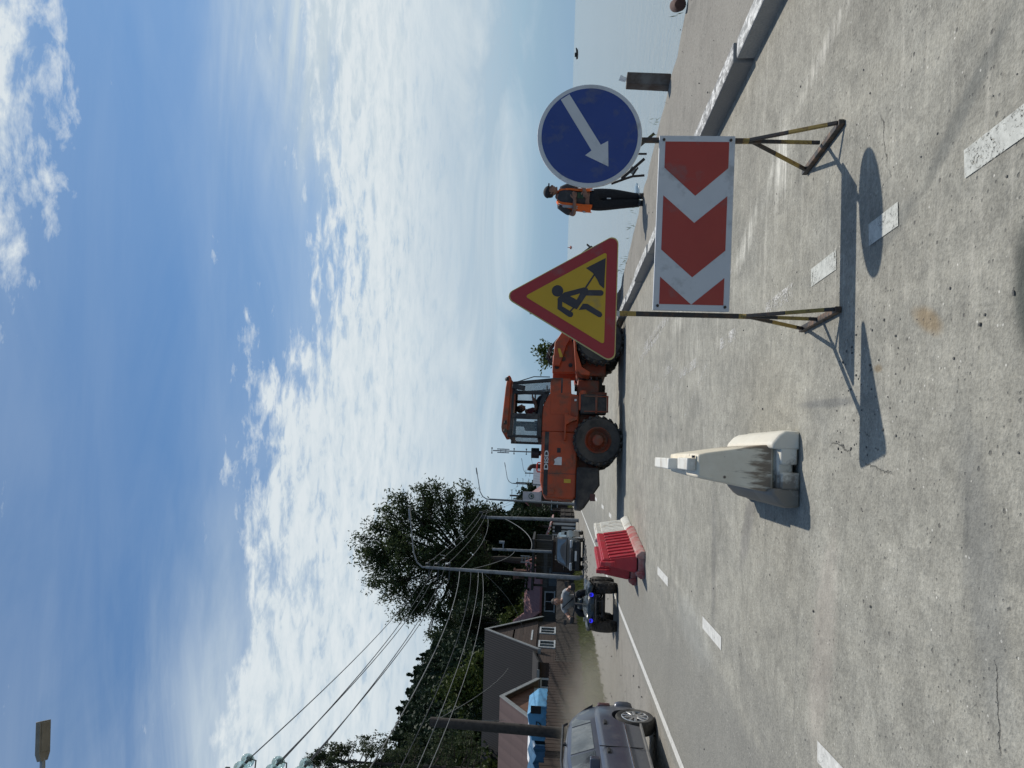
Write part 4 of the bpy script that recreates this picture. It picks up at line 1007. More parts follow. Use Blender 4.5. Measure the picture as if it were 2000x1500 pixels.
def car(root, paint, L, W, prof, belt, roofp, xw, r, wheel_w=0.19, zsill=0.20, wtop=0.78, rails=False, five=True):
    """prof: hood/boot line; belt: (x_rear, x_front) of the glasshouse foot; roofp: roof outline; all x forward from the middle"""
    hw = W/2; xf, xr = L/2, -L/2
    def plan(x): return hw*(1 - 0.16*max(0, (abs(x)/(L/2))-0.62)**1.6/0.22)
    st = [xr, xr+.04, xr+.14, xr+.35] + [xr+.35+(L-.7)*i/14 for i in range(1, 14)] + [xf-.35, xf-.14, xf-.04, xf]
    secs = []
    for x in st:
        w_ = plan(x); e = min((x-xr), (xf-x)); k = 1.0 if e > .15 else (0.90 + 0.10*math.sqrt(max(0, e)/.15))
        zb = lerp(prof, x); w_ *= k; z0 = zsill + (0.05 if e < .1 else 0)
        zm = z0 + (zb-z0)*0.52
        ty = [(0, z0), (w_*.86, z0), (w_*.965, z0+.05), (w_*.985, z0+.16), (w_, zm-.06), (w_, zm+.02), (w_*.985, zb-.10), (w_*.955, zb-.035), (w_*.90, zb), (w_*.5, zb+.018), (0, zb+.024)]
        secs.append([(x, -y, z) for y, z in ty] + [(x, y, z) for y, z in reversed(ty[1:-1])])
    b = MB(); b.loft(secs, closed=True, caps=True)
    body = b.fin('body', paint, root, smooth=True, ang=50)
    for q in xw:
        for s in (-1, 1):
            cb = MB(); cb.cyl((q, s*(hw-.24), r+.005), (q, s*(hw+.2), r+.005), r*1.14, n=36)
            co = cb.fin('cut', None); co.parent = root
            mo = body.modifiers.new('arch', 'BOOLEAN'); mo.object = co; mo.operation = 'DIFFERENCE'; mo.solver = 'EXACT'
    bpy.context.view_layer.update(); baked(body, 'body')
    body.data.polygons.foreach_set('use_smooth', [True]*len(body.data.polygons)); body.data.set_sharp_from_angle(angle=R(38))
    for o in [o for o in root.children if o.name.startswith('cut')]: bpy.data.objects.remove(o)
    # glasshouse
    wr = hw*wtop
    def side(z, x):                                     # y of the side wall
        zb = lerp(prof, x); zt = max(zb+.02, lerp(roofp, x)); u = max(0, min(1, (z-zb)/(max(.3, lerp(roofp, 0)-zb))))
        return (hw*.93)*(1-u) + wr*u
    secs = []
    n = 22
    for i in range(n+1):
        x = belt[0] + (belt[1]-belt[0])*i/n
        zt = lerp(roofp, x); zb = lerp(prof, x)-.03
        if zt < zb+.04: zt = zb+.04
        ys = [(side(zb+(zt-zb)*u, x)*(plan(x)/hw), zb+(zt-zb)*u) for u in (0, .25, .5, .75, .90)]
        ty = ys + [(side(zt, x)*.93, zt-.012), (side(zt, x)*.80, zt+.008), (side(zt, x)*.4, zt+.03), (0, zt+.035)]
        secs.append([(x, -y, z) for y, z in ty] + [(x, y, z) for y, z in reversed(ty[:-1])])
    b = MB(); b.loft(secs, closed=True, caps=True); b.fin('cabin', paint, root, ang=45)
    def pane(name, poly, s, m, off=.006):
        """side window cut to an outline, following the lean of the cabin wall"""
        b = MB()
        P = [(x, s*(side(z, x)*(plan(x)/hw)+off), z) for x, z in poly]
        Q = [(x, s*(side(z, x)*(plan(x)/hw)-.03), z) for x, z in poly]
        A = [b.bm.verts.new(p) for p in P]; B = [b.bm.verts.new(p) for p in Q]
        b.bm.faces.new(A); b.bm.faces.new(list(reversed(B)))
        for i in range(len(A)):
            j = (i+1) % len(A); b.bm.faces.new((A[j], A[i], B[i], B[j]))
        return b.fin(name, m, root, smooth=False)
    def wheel(x, s):
        y = s*(hw-.015); b = MB(); w2 = wheel_w
        prf = [(r*.66, 0), (r*.74, .012), (r*.90, .014), (r*.97, -.01), (r, -.04), (r, -w2+.03), (r*.95, -w2), (r*.62, -w2)]
        b.lathe([(a, s*h) for a, h in (prf if s > 0 else prf)], (x, y, r), 'Y', 40)
        ty = b.fin('tyre', C_TYRE, root)
        b = MB(); b.lathe([(r*.68, s*.004), (r*.64, s*.012), (r*.615, s*-.01), (r*.60, s*-.09), (.01, s*-.10)], (x, y, r), 'Y', 36)
        for i in range(5):
            a = 2*math.pi*i/5 + .3
            c0 = Vector((x + r*.10*math.cos(a), y + s*.0, r + r*.10*math.sin(a))); c1 = Vector((x + r*.63*math.cos(a), y - s*.005, r + r*.63*math.sin(a)))
            pr = Vector((-math.sin(a), 0, math.cos(a)))
            for q in (-1, 1): b.bar(c0 + pr*q*r*.05, c1 + pr*q*r*.17, .03, r*.12)
        b.cyl((x, y-s*.05, r), (x, y+s*.012, r), r*.17, r*.14, n=14)
        b.fin('rim', C_ALU, ty, bevel=.004)
    for x in xw:
        for s in (-1, 1): wheel(x, s)
    b = MB(); b.box(((xw[0]+xw[1])/2, 0, .30), (L*.86, W*.62, .2)); b.fin('underbody', C_BLK, root)
    return pane, side, plan

# wagon on the left verge, driving away from its own dust
PA = carpaint('dusty_slate_blue_paint', (0.056, 0.064, 0.092), (0.155, 0.150, 0.145))
wg = thing('parked_car', 'dusty slate blue estate car with silver wheels raising dust at the left road edge', 'car', (0, 0, 0))
Lw, Ww = 4.3, 1.68
prof = [(-2.15, .80), (-2.08, .90), (-1.6, .935), (.6, .90), (1.0, .88), (1.7, .80), (2.1, .66), (2.15, .56)]
roofp = [(-2.08, .90), (-1.92, 1.07), (-1.72, 1.21), (-1.45, 1.315), (-1.0, 1.35), (-.3, 1.365), (.25, 1.335), (.5, 1.28), (1.2, .90)]
pane, side, plan = car(wg, PA, Lw, Ww, prof, (-2.06, 1.22), roofp, (-1.36, 1.30), .305)
for s in (-1, 1):
    pane('quarter_window', [(-1.84, .985), (-1.20, .985), (-1.16, 1.26), (-1.36, 1.265), (-1.58, 1.19), (-1.74, 1.09)], s, C_DUSTG)
    pane('rear_door_window', [(-1.16, .985), (-.28, .97), (-.24, 1.29), (-1.12, 1.265)], s, C_DUSTG)
    pane('front_door_window', [(-.20, .965), (.72, .945), (.30, 1.27), (-.17, 1.295)], s, C_GLASS)
    y = Ww/2
    MB().bar((-1.02, s*(y+.004), .50), (1.02, s*(y+.004), .485), .035, .02).fin('door_moulding', C_CHR, wg, bevel=.004)
    MB().bar((-1.02, s*(y-.012), .255), (1.02, s*(y-.012), .25), .075, .03).fin('sill_trim', mat('dusty_sill', (0.13, 0.125, 0.118), 0.7, var=.25, scale=12), wg, bevel=.006)
    for x in (-1.05, -.08):
        MB().box((x, s*(y-.005), .78), (.13, .035, .035)).box((x, s*(y-.012), .775), (.17, .01, .065)).fin('door_handle', C_BLK, wg, bevel=.006)
    for x, z in ((-.22, .93), (.92, .9)):
        MB().prism([(x, .30), (x+.012, .30), (x+.012, .9), (x, .9)], s*(y-.008), s*(y+.002)).fin('door_gap', C_BLK, wg, smooth=False)
    MB().box((.60, s*(y+.10), 1.0), (.10, .17, .13)).box((.62, s*(y+.01), .955), (.05, .10, .03)).fin('wing_mirror', PA, wg, bevel=.03)
    rl = MB().tube([(-1.5, s*.60, 1.33), (-1.42, s*.60, 1.39), (-.2, s*.60, 1.42), (.15, s*.60, 1.40), (.28, s*.60, 1.33)], .018)
    rl.box((-.75, s*.60, 1.38), (.06, .03, .06)); rl.fin('roof_rail', C_BLK, wg)
    MB().box((-2.0, s*(y-.125), .74), (.10, .10, .20)).fin('tail_lamp', C_RED, wg, bevel=.02)
    MB().box((2.03, s*(y-.22), .64), (.16, .30, .13)).fin('headlamp', C_LAMP, wg, bevel=.03)
MB().loft([[(.74, -.62, .925), (.74, .62, .925)], [(.30, -.55, 1.265), (.30, .55, 1.265)]]).fin('cowl', C_BLK, wg)
MB().loft([[(1.10, -.66, .945), (1.10, .66, .945)], [(.52, -.57, 1.275), (.52, .57, 1.275)]]).fin('windscreen', C_GLASS, wg, smooth=False, solid=.02)
MB().loft([[(-2.045, -.62, .96), (-2.045, .62, .96)], [(-1.80, -.56, 1.165), (-1.80, .56, 1.165)]]).fin('rear_window', C_DUSTG, wg, smooth=False, solid=.02)
MB().box((-2.055, 0, .43), (.18, 1.58, .30)).fin('rear_bumper', PA, wg, bevel=.08)
MB().box((2.10, 0, .40), (.16, 1.50, .20)).fin('front_bumper', PA, wg, bevel=.04)
MB().tube([(-2.05, .4, .27), (-2.22, .4, .26)], .028).fin('exhaust_tip', C_CHR, wg)
# stand it so that its nearside rear wheel is on the edge line
sc = 0.90; ang = math.atan2(-0.998, 0.055)
wg.scale = (sc,)*3; wg.rotation_euler = (0, 0, ang)
near = Vector((-1.36, Ww/2 - .02, 0))*sc
q = rotz(ang) @ near; wg.location = (-4.52-q.x, 10.30-q.y, 0)

# dark hatchback parked facing us on the verge by the pole
PB = carpaint('dark_green_grey_paint', (0.012, 0.013, 0.013), (0.04, 0.038, 0.034), 0.3, 0.15)
sv = thing('parked_car', 'dark car with white front plate parked facing the viewer beside the lamp pole', 'car', (-9.05, 41.3, 0), R(-90+3))
pane, side, plan = car(sv, PB, 4.1, 1.72, [(-2.05, .80), (-1.9, .90), (.7, .93), (1.2, .90), (1.8, .78), (2.05, .62)], (-1.98, 1.15), [(-1.98, .92), (-1.7, 1.30), (-1.2, 1.46), (-.2, 1.49), (.2, 1.45), (1.12, .93)], (-1.25, 1.30), .31)
for s in (-1, 1):
    pane('side_window', [(-1.5, 1.0), (.75, .98), (.30, 1.37), (-1.15, 1.38)], s, C_GLASS)
    MB().box((1.93, s*.60, .70), (.20, .40, .14)).fin('headlight', C_LAMP, sv, bevel=.04)
    MB().box((.60, s*.95, 1.02), (.10, .18, .13)).fin('wing_mirror', PB, sv, bevel=.03)
    MB().tube([(-1.3, s*.60, 1.47), (-1.2, s*.60, 1.53), (.0, s*.60, 1.54), (.15, s*.60, 1.46)], .016).fin('roof_rail', C_BLK, sv)
MB().loft([[(1.075, -.68, .965), (1.075, .68, .965)], [(.30, -.56, 1.44), (.30, .56, 1.44)]]).fin('windscreen', mat('sky_tinted_glass', (0.03, 0.05, 0.075), 0.15, var=.2, spec=0.4), sv, smooth=False, solid=.02)  # blue of the reflected sky is put into the glass base colour
MB().box((2.0, 0, .66), (.12, .62, .13)).fin('grille', C_BLK, sv, bevel=.02)
MB().box((2.02, 0, .36), (.16, 1.56, .24)).fin('front_bumper', C_BLK, sv, bevel=.04)
MB().box((2.105, 0, .46), (.02, .52, .11)).fin('number_plate', L_WHITE, sv, bevel=.004)

# ------------------------------------------------------------------ quad bike and rider
Q_BLK = mat('quad_black', (0.014, 0.015, 0.017), 0.55, var=.3, dirt=(0.08, 0.07, 0.06), dirt_amt=.2); Q_BODY = mat('quad_dark_plastic', (0.012, 0.019, 0.022), 0.28, var=.25, spec=.6); Q_TY = mat('knobbly_tyre', (0.028, 0.025, 0.022), 0.9, var=.3, scale=14, dirt=(0.09, 0.075, 0.06), dirt_amt=.3)
m, t = newmat('blue_halo_lamp'); t.b.inputs['Base Color'].default_value = (0.02, 0.02, 0.3, 1); t.b.inputs['Emission Color'].default_value = (0.03, 0.03, 1.0, 1); t.b.inputs['Emission Strength'].default_value = 0.7; Q_BLUE = m
QD = thing('quad_bike', 'black quad bike with two glowing blue ring headlights riding towards the viewer', 'quad bike', (-5.20, 17.95, 0), R(-90+10))
for x in (-.62, .62):
    for s in (-1, 1):
        b = MB(); r = .29; y = s*.43; wq = .24 if x > 0 else .27
        b.lathe([(.15, -wq/2), (.24, -wq/2), (r-.015, -wq/2+.04), (r-.005, 0), (r-.015, wq/2-.04), (.24, wq/2), (.15, wq/2)], (x, y, r), 'Y', 32)
        for i in range(18):
            a = 2*math.pi*i/18
            for q in (-1, 0, 1):
                c = Vector((x, y+q*.075, r)) + Matrix.Rotation(-(a+.17*(q == 0)), 3, 'Y') @ Vector((r-.008, 0, 0))
                b.box(c, (.035, .06, .045), Matrix.Rotation(-(a+.17*(q == 0)), 3, 'Y'))
        ty = b.fin('tyre', Q_TY, QD, bevel=.003)
        MB().lathe([(.15, -.07), (.14, .02), (.06, .05), (.0, .05)] if s > 0 else [(.0, -.05), (.06, -.05), (.14, -.02), (.15, .07)], (x, y, r), 'Y', 20).fin('rim', L_DARK, ty)
b = MB(); b.box((0, 0, .42), (1.3, .30, .26)); b.box((.62, 0, .30), (.10, .62, .06)); b.box((-.62, 0, .30), (.10, .62, .07)); b.fin('chassis', Q_BLK, QD, bevel=.02)
b = MB()
for s in (-1, 1):
    for z in (.30, .42): b.bar((.45, s*.10, z), (.62, s*.36, .30), .025)
    b.tube([(.50, s*.20, .66), (.60, s*.33, .34)], .03)
b.fin('suspension', Q_BLK, QD)
b = MB()
for s in (-1, 1):
    b.loft([[(.28, s*.16, .70), (.28, s*.40, .66), (.26, s*.56, .60)], [(.55, s*.16, .74), (.55, s*.42, .72), (.55, s*.57, .68)], [(.86, s*.14, .70), (.86, s*.40, .68), (.84, s*.53, .63)], [(.93, s*.12, .62), (.93, s*.36, .60), (.91, s*.48, .56)]])
b.loft([[(.20, -.18, .72), (.20, 0, .76), (.20, .18, .72)], [(.60, -.20, .75), (.60, 0, .80), (.60, .20, .75)], [(.92, -.30, .66), (.92, 0, .68), (.92, .30, .66)], [(1.0, -.34, .55), (1.0, 0, .55), (1.0, .34, .55)], [(.97, -.26, .44), (.97, 0, .43), (.97, .26, .44)]])
b.fin('front_fender', Q_BODY, QD, solid=.02)
MB().loft([[(-.95, -.50, .62), (-.95, 0, .66), (-.95, .50, .62)], [(-.62, -.52, .72), (-.62, 0, .74), (-.62, .52, .72)], [(-.25, -.46, .62), (-.25, 0, .68), (-.25, .46, .62)]]).fin('rear_fender', Q_BODY, QD, solid=.02)
MB().box((-.28, 0, .78), (.80, .28, .13)).fin('seat', Q_BLK, QD, bevel=.05)
MB().prism([(-.1, .62), (.35, .62), (.42, .84), (.22, .90), (-.05, .80)], -.13, .13).fin('fuel_tank', Q_BODY, QD, bevel=.04)
hb = MB().tube([(.30, -.43, 1.02), (.34, -.25, .99), (.36, 0, .95), (.34, .25, .99), (.30, .43, 1.02)], .016)
hb.cyl((.50, 0, .70), (.36, 0, .96), .03); hb.fin('handlebar', Q_BLK, QD)
for s in (-1, 1):
    MB().cyl((.31, s*.31, 1.012), (.29, s*.45, 1.025), .024).box((.36, s*.38, 1.02), (.06, .15, .10)).fin('hand_guard', Q_BLK, QD, bevel=.02)
    MB().tube([(.33, s*.27, 1.0), (.34, s*.36, 1.14), (.34, s*.42, 1.17)], .009).box((.335, s*.44, 1.18), (.03, .11, .07)).fin('mirror', Q_BLK, QD, bevel=.02)
    L_ = MB().cyl((.955, s*.285, .615), (1.0, s*.285, .605), .055, n=20).fin('headlight', Q_BLK, QD)
    MB().lathe([(.030, 0), (.046, 0), (.046, .008), (.030, .008), (.030, 0)], (1.0, s*.285, .605), 'X', 24).fin('halo_ring', Q_BLUE, L_)
MB().tube([(.85, -.26, .52), (1.06, -.24, .50), (1.06, .24, .50), (.85, .26, .52)], .018).tube([(.85, -.20, .36), (1.05, -.18, .36), (1.05, .18, .36), (.85, .20, .36)], .018).bar((1.05, -.16, .36), (1.06, -.16, .5), .02).bar((1.05, .16, .36), (1.06, .16, .5), .02).fin('front_bumper', Q_BLK, QD)
MB().box((1.0, 0, .58), (.02, .16, .08)).fin('winch_plate', Q_BODY, QD, bevel=.01)
RD = thing('person', 'rider in a grey tee with a dark cross-body strap leaning on the quad handlebars', 'person', (-5.20, 17.95, 0), R(-90+10))
ch = [[(-.25, 0, .90, (.16, .13)), (-.20, 0, .99, (.15, .12)), (-.10, 0, 1.12, (.165, .125)), (-.02, 0, 1.21, (.16, .11)), (.04, 0, 1.265, .06), (.08, 0, 1.31, .05)]]
for s in (-1, 1):
    ch.append([(-.02, 0, 1.21, (.16, .11)), (-.01, s*.18, 1.20, .06), (.07, s*.34, 1.08, .046), (.28, s*.37, 1.06, .034)])
    ch.append([(-.25, 0, .90, (.16, .13)), (-.15, s*.14, .87, .095), (.20, s*.24, .83, .07), (.06, s*.27, .48, .05)])
    fingers(ch, (.28, s*.37, 1.06), (.35, 0, -.75), (0, s, 0), palm=.05, curl=.6)
skinned('body', ch, M_SKIN, RD)
M_GT = mat('pale_grey_tee', (0.27, 0.28, 0.285), 0.9, var=.12, scale=12)
ts = [[(-.25, 0, .92, (.172, .14)), (-.20, 0, .99, (.168, .135)), (-.10, 0, 1.12, (.182, .14)), (-.02, 0, 1.21, (.172, .12)), (.03, 0, 1.26, .075)]]
for s in (-1, 1): ts.append([(-.02, 0, 1.21, (.172, .12)), (-.01, s*.185, 1.20, .076), (.04, s*.285, 1.12, .066)])
skinned('shirt', ts, M_GT, RD)
tr = []
for s in (-1, 1): tr.append([(-.25, 0, .90, (.175, .145)), (-.15, s*.14, .875, .11), (.20, s*.24, .835, .085), (.06, s*.27, .46, .065)])
skinned('trousers', tr, M_TRO, RD)
for s in (-1, 1): MB().box((.12, s*.28, .40), (.27, .10, .10)).fin('boot', L_BLK, RD, bevel=.03)
MB().bar((.115, -.15, 1.26), (.0, .13, .95), .05, .012).fin('cross_body_strap', Q_BLK, RD, bevel=.003)
head(RD, (.125, 0, 1.395), M_SKIN, (1, 0, -.05), 0.103)
# ------------------------------------------------------------------ poles, lamps, wires
M_CONC = mat('pole_concrete', (0.27, 0.275, 0.28), 0.85, var=.15, scale=4, dirt=(0.15, 0.15, 0.15), dirt_amt=.3); M_GALV = mat('lamp_grey_steel', (0.25, 0.265, 0.28), 0.55, 0.4, .12, 5); M_WOOD = mat('old_pole_timber', (0.052, 0.043, 0.037), 0.9, var=.3, scale=7); M_IRON = mat('dark_iron', (0.035, 0.036, 0.038), 0.6, 0.3, .2)
M_INS = mat('porcelain', (0.20, 0.19, 0.18), 0.3, var=.2); M_WIRE = mat('overhead_cable', (0.022, 0.022, 0.028), 0.55, var=.2); M_PALEW = mat('pale_cable', (0.19, 0.195, 0.20), 0.6, var=.2)
def lamp_pole(label, x, y, h, arm, reach, r=.10, lean=0.0, group='street lamps along the verge', mt=None, cross=False, flag=False):
    p = thing('street_lamp', label, 'street lamp', (x, y, 0), 0, group)
    MB().tube([(0, 0, -.2), (lean*.5, 0, h*.5), (lean, 0, h)], [r, r*.8, r*.58], 14).cyl((0, 0, -.1), (0, 0, .22), r*1.35, n=14).fin('pole', mt or M_GALV, p)
    pts = [(lean, 0, h-.3), (lean, 0, h+arm*.20), (lean+reach*.10, 0, h+arm*.55), (lean+reach*.30, 0, h+arm*.78), (lean+reach, 0, h+arm*1.05)]
    MB().tube(pts, [r*.42, r*.38, r*.34, r*.30, r*.26], 8).fin('arm', mt or M_GALV, p)
    a = Vector(pts[-2]); b_ = Vector(pts[-1]); d = (b_-a).normalized()
    MB().prism([(-.05, .03), (.10, .06), (.60, .05), (.66, .0), (.60, -.03), (.02, -.04)], -.11, .11).fin('lamp_head', M_GALV, p, bevel=.015)
    l = [o for o in p.children if o.name.startswith('lamp_head')][-1]
    l.location = b_; l.rotation_euler = (0, -math.atan2(d.z, d.x), 0)
    return p
def cross_arms(p, zs, half=.55, ang=0.0, up=True, drop=False):
    for z in zs:
        d = Vector((math.cos(ang), math.sin(ang), 0))*half
        a = MB().bar(Vector((0, 0, z))-d, Vector((0, 0, z))+d, .07).fin('cross_arm', M_IRON, p)
        for q in (-1, 1):
            c = Vector((0, 0, z)) + d*q*.94
            MB().cyl(c, c+Vector((0, 0, .10)), .012).lathe([(.02, .06), (.05, .08), (.055, .12), (.035, .15), (.04, .19), (.02, .21)], c, 'Z', 10).fin('insulator', M_INS, a)
# tall grey lamp pole left of the loader (nearest full one)
p1 = lamp_pole('tall concrete pole with street lamp arm and wires, just left of the dark parked car', -10.15, 39.4, 8.45, .85, 2.5, r=.125, lean=.19, mt=M_CONC)
for o in p1.children:
    pass
cross_arms(p1, (7.15, 7.75, 8.25), .42, R(10))
p2 = lamp_pole('grey street lamp carrying the white banner, just behind the loader counterweight', -11.05, 69.6, 8.0, 1.15, 2.3, r=.135, lean=.14)
for x, y, lb, sc_ in ((-14.2, 105, 'second street lamp beyond the banner pole, in front of the far hill', 1.0), (-18.0, 150, 'third street lamp beyond the banner pole, above the exhaust pipe', 1.0), (-22.8, 200, 'farthest and smallest street lamp, beside the antenna mast', 1.0)):
    q = dup(p2, (x, y, 0), 0, lb); q.scale = (sc_,)*3
# banner
bn = thing('banner', 'white vertical banner with a green round emblem hanging from the lamp pole', 'banner', (-10.87, 69.5, 3.1))
MB().prism([(0.02, 0), (.84, 0), (.84, 1.75), (.02, 1.75)], -.012, .012).fin('cloth', mat('banner_white', (0.62, 0.60, 0.64), 0.8, var=.05), bn)
M_EMB = mat('emblem_green', (0.04, 0.10, 0.085), 0.7)
MB().lathe([(.20, 0), (.26, 0), (.26, .02), (.20, .02), (.20, 0)], (.43, -.034, .95), 'Y', 32).fin('emblem_ring', M_EMB, bn)
MB().prism([(.30, .88), (.40, 1.06), (.45, .98), (.50, 1.07), (.57, .90), (.48, .82), (.38, .82)], -.03, -.0125).fin('emblem_figure', M_EMB, bn)
for z in (.0, 1.75): MB().cyl((-.06, 0, z), (.86, 0, z), .018).fin('banner_rod', M_IRON, bn)
MB().prism([(.08, .10), (.78, .10), (.78, .16), (.08, .16)], -.015, -.0125).fin('banner_stripe', mat('banner_grey', (0.42, 0.40, 0.44), 0.8), bn)
# concrete posts without lamps
p4 = thing('utility_pole', 'plain concrete utility pole between the dark car and the banner pole', 'utility pole', (-9.55, 53, 0), 0, 'utility poles carrying wires')
MB().tube([(0, 0, -.1), (-.02, 0, 3.3), (-.06, 0, 6.55)], [.135, .12, .10], 12).fin('pole', M_CONC, p4)
MB().box((-.04, 0, 6.75), (.22, .10, .42)).box((.28, 0, 7.0), (.12, .2, .25)).bar((-.04, 0, 6.8), (.28, 0, 7.0), .05).fin('pole_head', M_IRON, p4)
p5 = thing('utility_pole', 'thin grey utility pole standing behind the dark parked car', 'utility pole', (-10.75, 48, 0), 0, 'utility poles carrying wires')
MB().tube([(0, 0, -.1), (0, 0, 5.65)], [.10, .08], 12).fin('pole', M_CONC, p5); MB().box((.22, 0, 4.95), (.5, .08, .08)).box((.48, 0, 5.05), (.14, .14, .35)).fin('lamp_bracket', M_GALV, p5)
MB().box((-.35, 0, 3.5), (.04, .05, .6)).box((-.75, 0, 3.5), (.04, .05, .6)).box((-.55, 0, 3.3), (.42, .04, .04)).box((-.55, 0, 3.5), (.42, .04, .04)).box((-.55, 0, 3.7), (.42, .04, .04)).fin('ladder_rack', M_GALV, p5)
p3 = thing('utility_pole', 'dark wooden utility pole at the fence behind the slate blue car', 'utility pole', (-10.45, 22.6, 0), 0, 'utility poles carrying wires')
MB().tube([(-.12, 0, -.1), (-.05, 0, 2.6), (.0, 0, 5.15)], [.17, .16, .145], 14).fin('pole', M_WOOD, p3); MB().bar((-.2, .05, 5.0), (.12, .05, 5.0), .06).fin('hook_bar', M_IRON, p3)
for i, (x, y, z, lb) in enumerate(((-16.1, 107, 8.9, 'dark three-armed utility pole just right of the banner pole'), (-19.9, 150, 10.6, 'second three-armed utility pole beyond the loader, above the handrail'), (-24.5, 205, 11.5, 'third and farthest three-armed utility pole, above the exhaust'))):
    u = thing('utility_pole', lb, 'utility pole', (x, y, 0), 0, 'utility poles carrying wires')
    MB().tube([(0, 0, -.2), (0, 0, z-.3)], [.16, .12], 10).fin('pole', M_WOOD, u); cross_arms(u, (z-2.9, z-1.7, z-.6), .85)
    for o in u.children:
        pass
ms = thing('antenna_mast', 'tall thin antenna mast rising above the loader air cleaner', 'antenna mast', (-13.6, 150, 0))
MB().tube([(0, 0, 0), (0, 0, 15.2)], [.17, .11], 8).fin('mast', M_CONC, ms)
for z in (8.4, 10.9, 15.4): MB().box((0, 0, z), (.9, .12, .12)).ball((.5, 0, z), .18, 1).ball((-.5, 0, z), .16, 1).fin('cross_bracket', M_IRON, ms)
for z in (12.6, 13.6): MB().box((.35, 0, z), (.18, .2, 1.5)).box((-.35, 0, z), (.18, .2, 1.4)).box((0, 0, z), (.7, .08, .1)).fin('antenna_panel', M_GALV, ms)
# near pole just out of frame on the left with glass strain insulators reaching into view
P0 = Vector((-7.62, 13.0, 0))
p0 = thing('utility_pole', 'near utility pole with pale green glass disc insulators in strings of two', 'utility pole', P0, 0, 'utility poles carrying wires')
MB().tube([(-.1, 0, -.1), (0, 0, 8.3)], [.2, .15], 14).fin('pole', M_CONC, p0)
m, t = newmat('green_glass'); t.b.inputs['Base Color'].default_value = (0.62, 0.76, 0.72, 1); t.b.inputs['Roughness'].default_value = 0.06; t.b.inputs['Transmission Weight'].default_value = 0.8; t.b.inputs['IOR'].default_value = 1.3; t.b.inputs['Specular IOR Level'].default_value = .8
tr_ = t.new('ShaderNodeBsdfTransparent'); tr_.inputs[0].default_value = (0.86, 0.95, 0.93, 1); mx_ = t.new('ShaderNodeMixShader'); mx_.inputs[0].default_value = .45
t.l.new(tr_.outputs[0], mx_.inputs[1]); t.l.new(t.b.outputs[0], mx_.inputs[2]); t.l.new(mx_.outputs[0], t.out.inputs[0]); M_GLS = m
ENDS = []
A1 = Vector((-9.96+0, 39.4, 8.3))
for k_, (X0, Y0, Z0, zt) in enumerate(((-6.82, 13.2, 6.80, 8.25), (-6.83, 13.2, 6.22, 7.75), (-6.83, 13.2, 5.70, 7.15))):
    arm = MB().bar((0, 0, Z0+.42), (.55, 0, Z0+.42), .08).fin('strain_arm', M_IRON, p0)
    a0 = Vector((X0-.22, Y0-.36, Z0+.16)) - P0; e = Vector((X0-.285, Y0+.24, Z0+.19)) - P0
    MB().bar((.45, -.15, Z0+.42), a0 + (a0-e).normalized()*.1, .05).fin('strain_link', M_IRON, p0)
    d = (e-a0).normalized(); z_ = Vector((0, 0, 1)); x_ = z_.cross(d).normalized(); y_ = d.cross(x_)
    for u in (.10, .46):
        c = a0 + d*u
        b = MB(); rings = [b.ring(c + d*h, x_, y_, rr_, 28) for rr_, h in ((.03, -.03), (.07, -.02), (.118, .02), (.127, .045), (.120, .05), (.10, .035), (.09, .055), (.075, .04), (.06, .06), (.03, .05))]
        b.skin_rings(rings); gi = b.fin('glass_disc', M_GLS, p0, ang=60)
        b = MB(); b.cyl(c - d*.09, c + d*.15, .028, n=10); b.fin('disc_cap', M_IRON, gi)
    MB().box(e, (.07, .09, .09)).fin('wire_clamp', M_IRON, p0)
    b = MB(); b.tube([e, e+Vector((.02, -.1, -.16)), e+Vector((-.1, -.35, -.24)), e+Vector((-.3, -.6, -.22))], .013); b.fin('jumper_loop', M_WIRE, p0)
    ENDS.append((e + P0, zt))
def wire(p, q, sag=.4, r=.011, m=None, n=18, label='', group='overhead wires'):
    p = Vector(p); q = Vector(q)
    pts = [p + (q-p)*i/n - Vector((0, 0, sag*4*(i/n)*(1-i/n))) for i in range(n+1)]
    o = MB().tube(pts, r, 5).fin('overhead_wire', m or M_WIRE)
    return tag(o, label, 'wire', group)
names = ('topmost', 'middle', 'lowest')
for k_, (e, zt) in enumerate(ENDS):
    wire(e, (-10.3, 39.3, zt+.18), .35, .012, label='black overhead wire from the %s glass insulator string to the lamp pole' % names[k_])
    if k_: wire(e + Vector((.02, .02, -.05)), (-9.6, 39.3, zt+.18), .42, .012, label='thinner twin of the wire from the %s glass insulator string' % names[k_])
P1 = Vector((-10.05, 39.4, 0))
lows = [((-8.0, 13, 5.25), 6.6, .5, .017, M_PALEW, 'pale thick cable sagging from the lamp pole past the dark forest'), ((-7.9, 13, 4.55), 6.0, .45, .012, M_WIRE, 'thin dark wire just below the pale thick cable'), ((-7.9, 13, 4.2), 5.6, .4, .010, M_PALEW, 'thin pale wire crossing the brown roofs from the lamp pole'), ((-7.7, 13, 3.9), 5.4, .5, .010, M_PALEW, 'lowest pale wire in front of the brown house')]
for a, z, s_, r_, m_, lb in lows: wire(a, P1 + Vector((0, 0, z)), s_, r_, m_, label=lb)
wire((-10.4, 22.6, 5.0), (-14.2, 37, 3.7), .3, .009, M_PALEW, label='pale drop wire from the wooden pole to the brown gable')
wire((-10.4, 22.6, 4.9), (-13.6, 30, 3.3), .25, .009, M_PALEW, label='pale drop wire from the wooden pole to the low roof')
wire(P1 + Vector((0, 0, 5.4)), (-14.4, 42.5, 3.2), .5, .009, M_PALEW, label='drop wire from the lamp pole to the brown gable window')
wire(P1 + Vector((.1, 0, 6.6)), (-9.6, 53, 6.5), .5, .014, M_PALEW, label='pale cable from the lamp pole to the plain concrete pole')
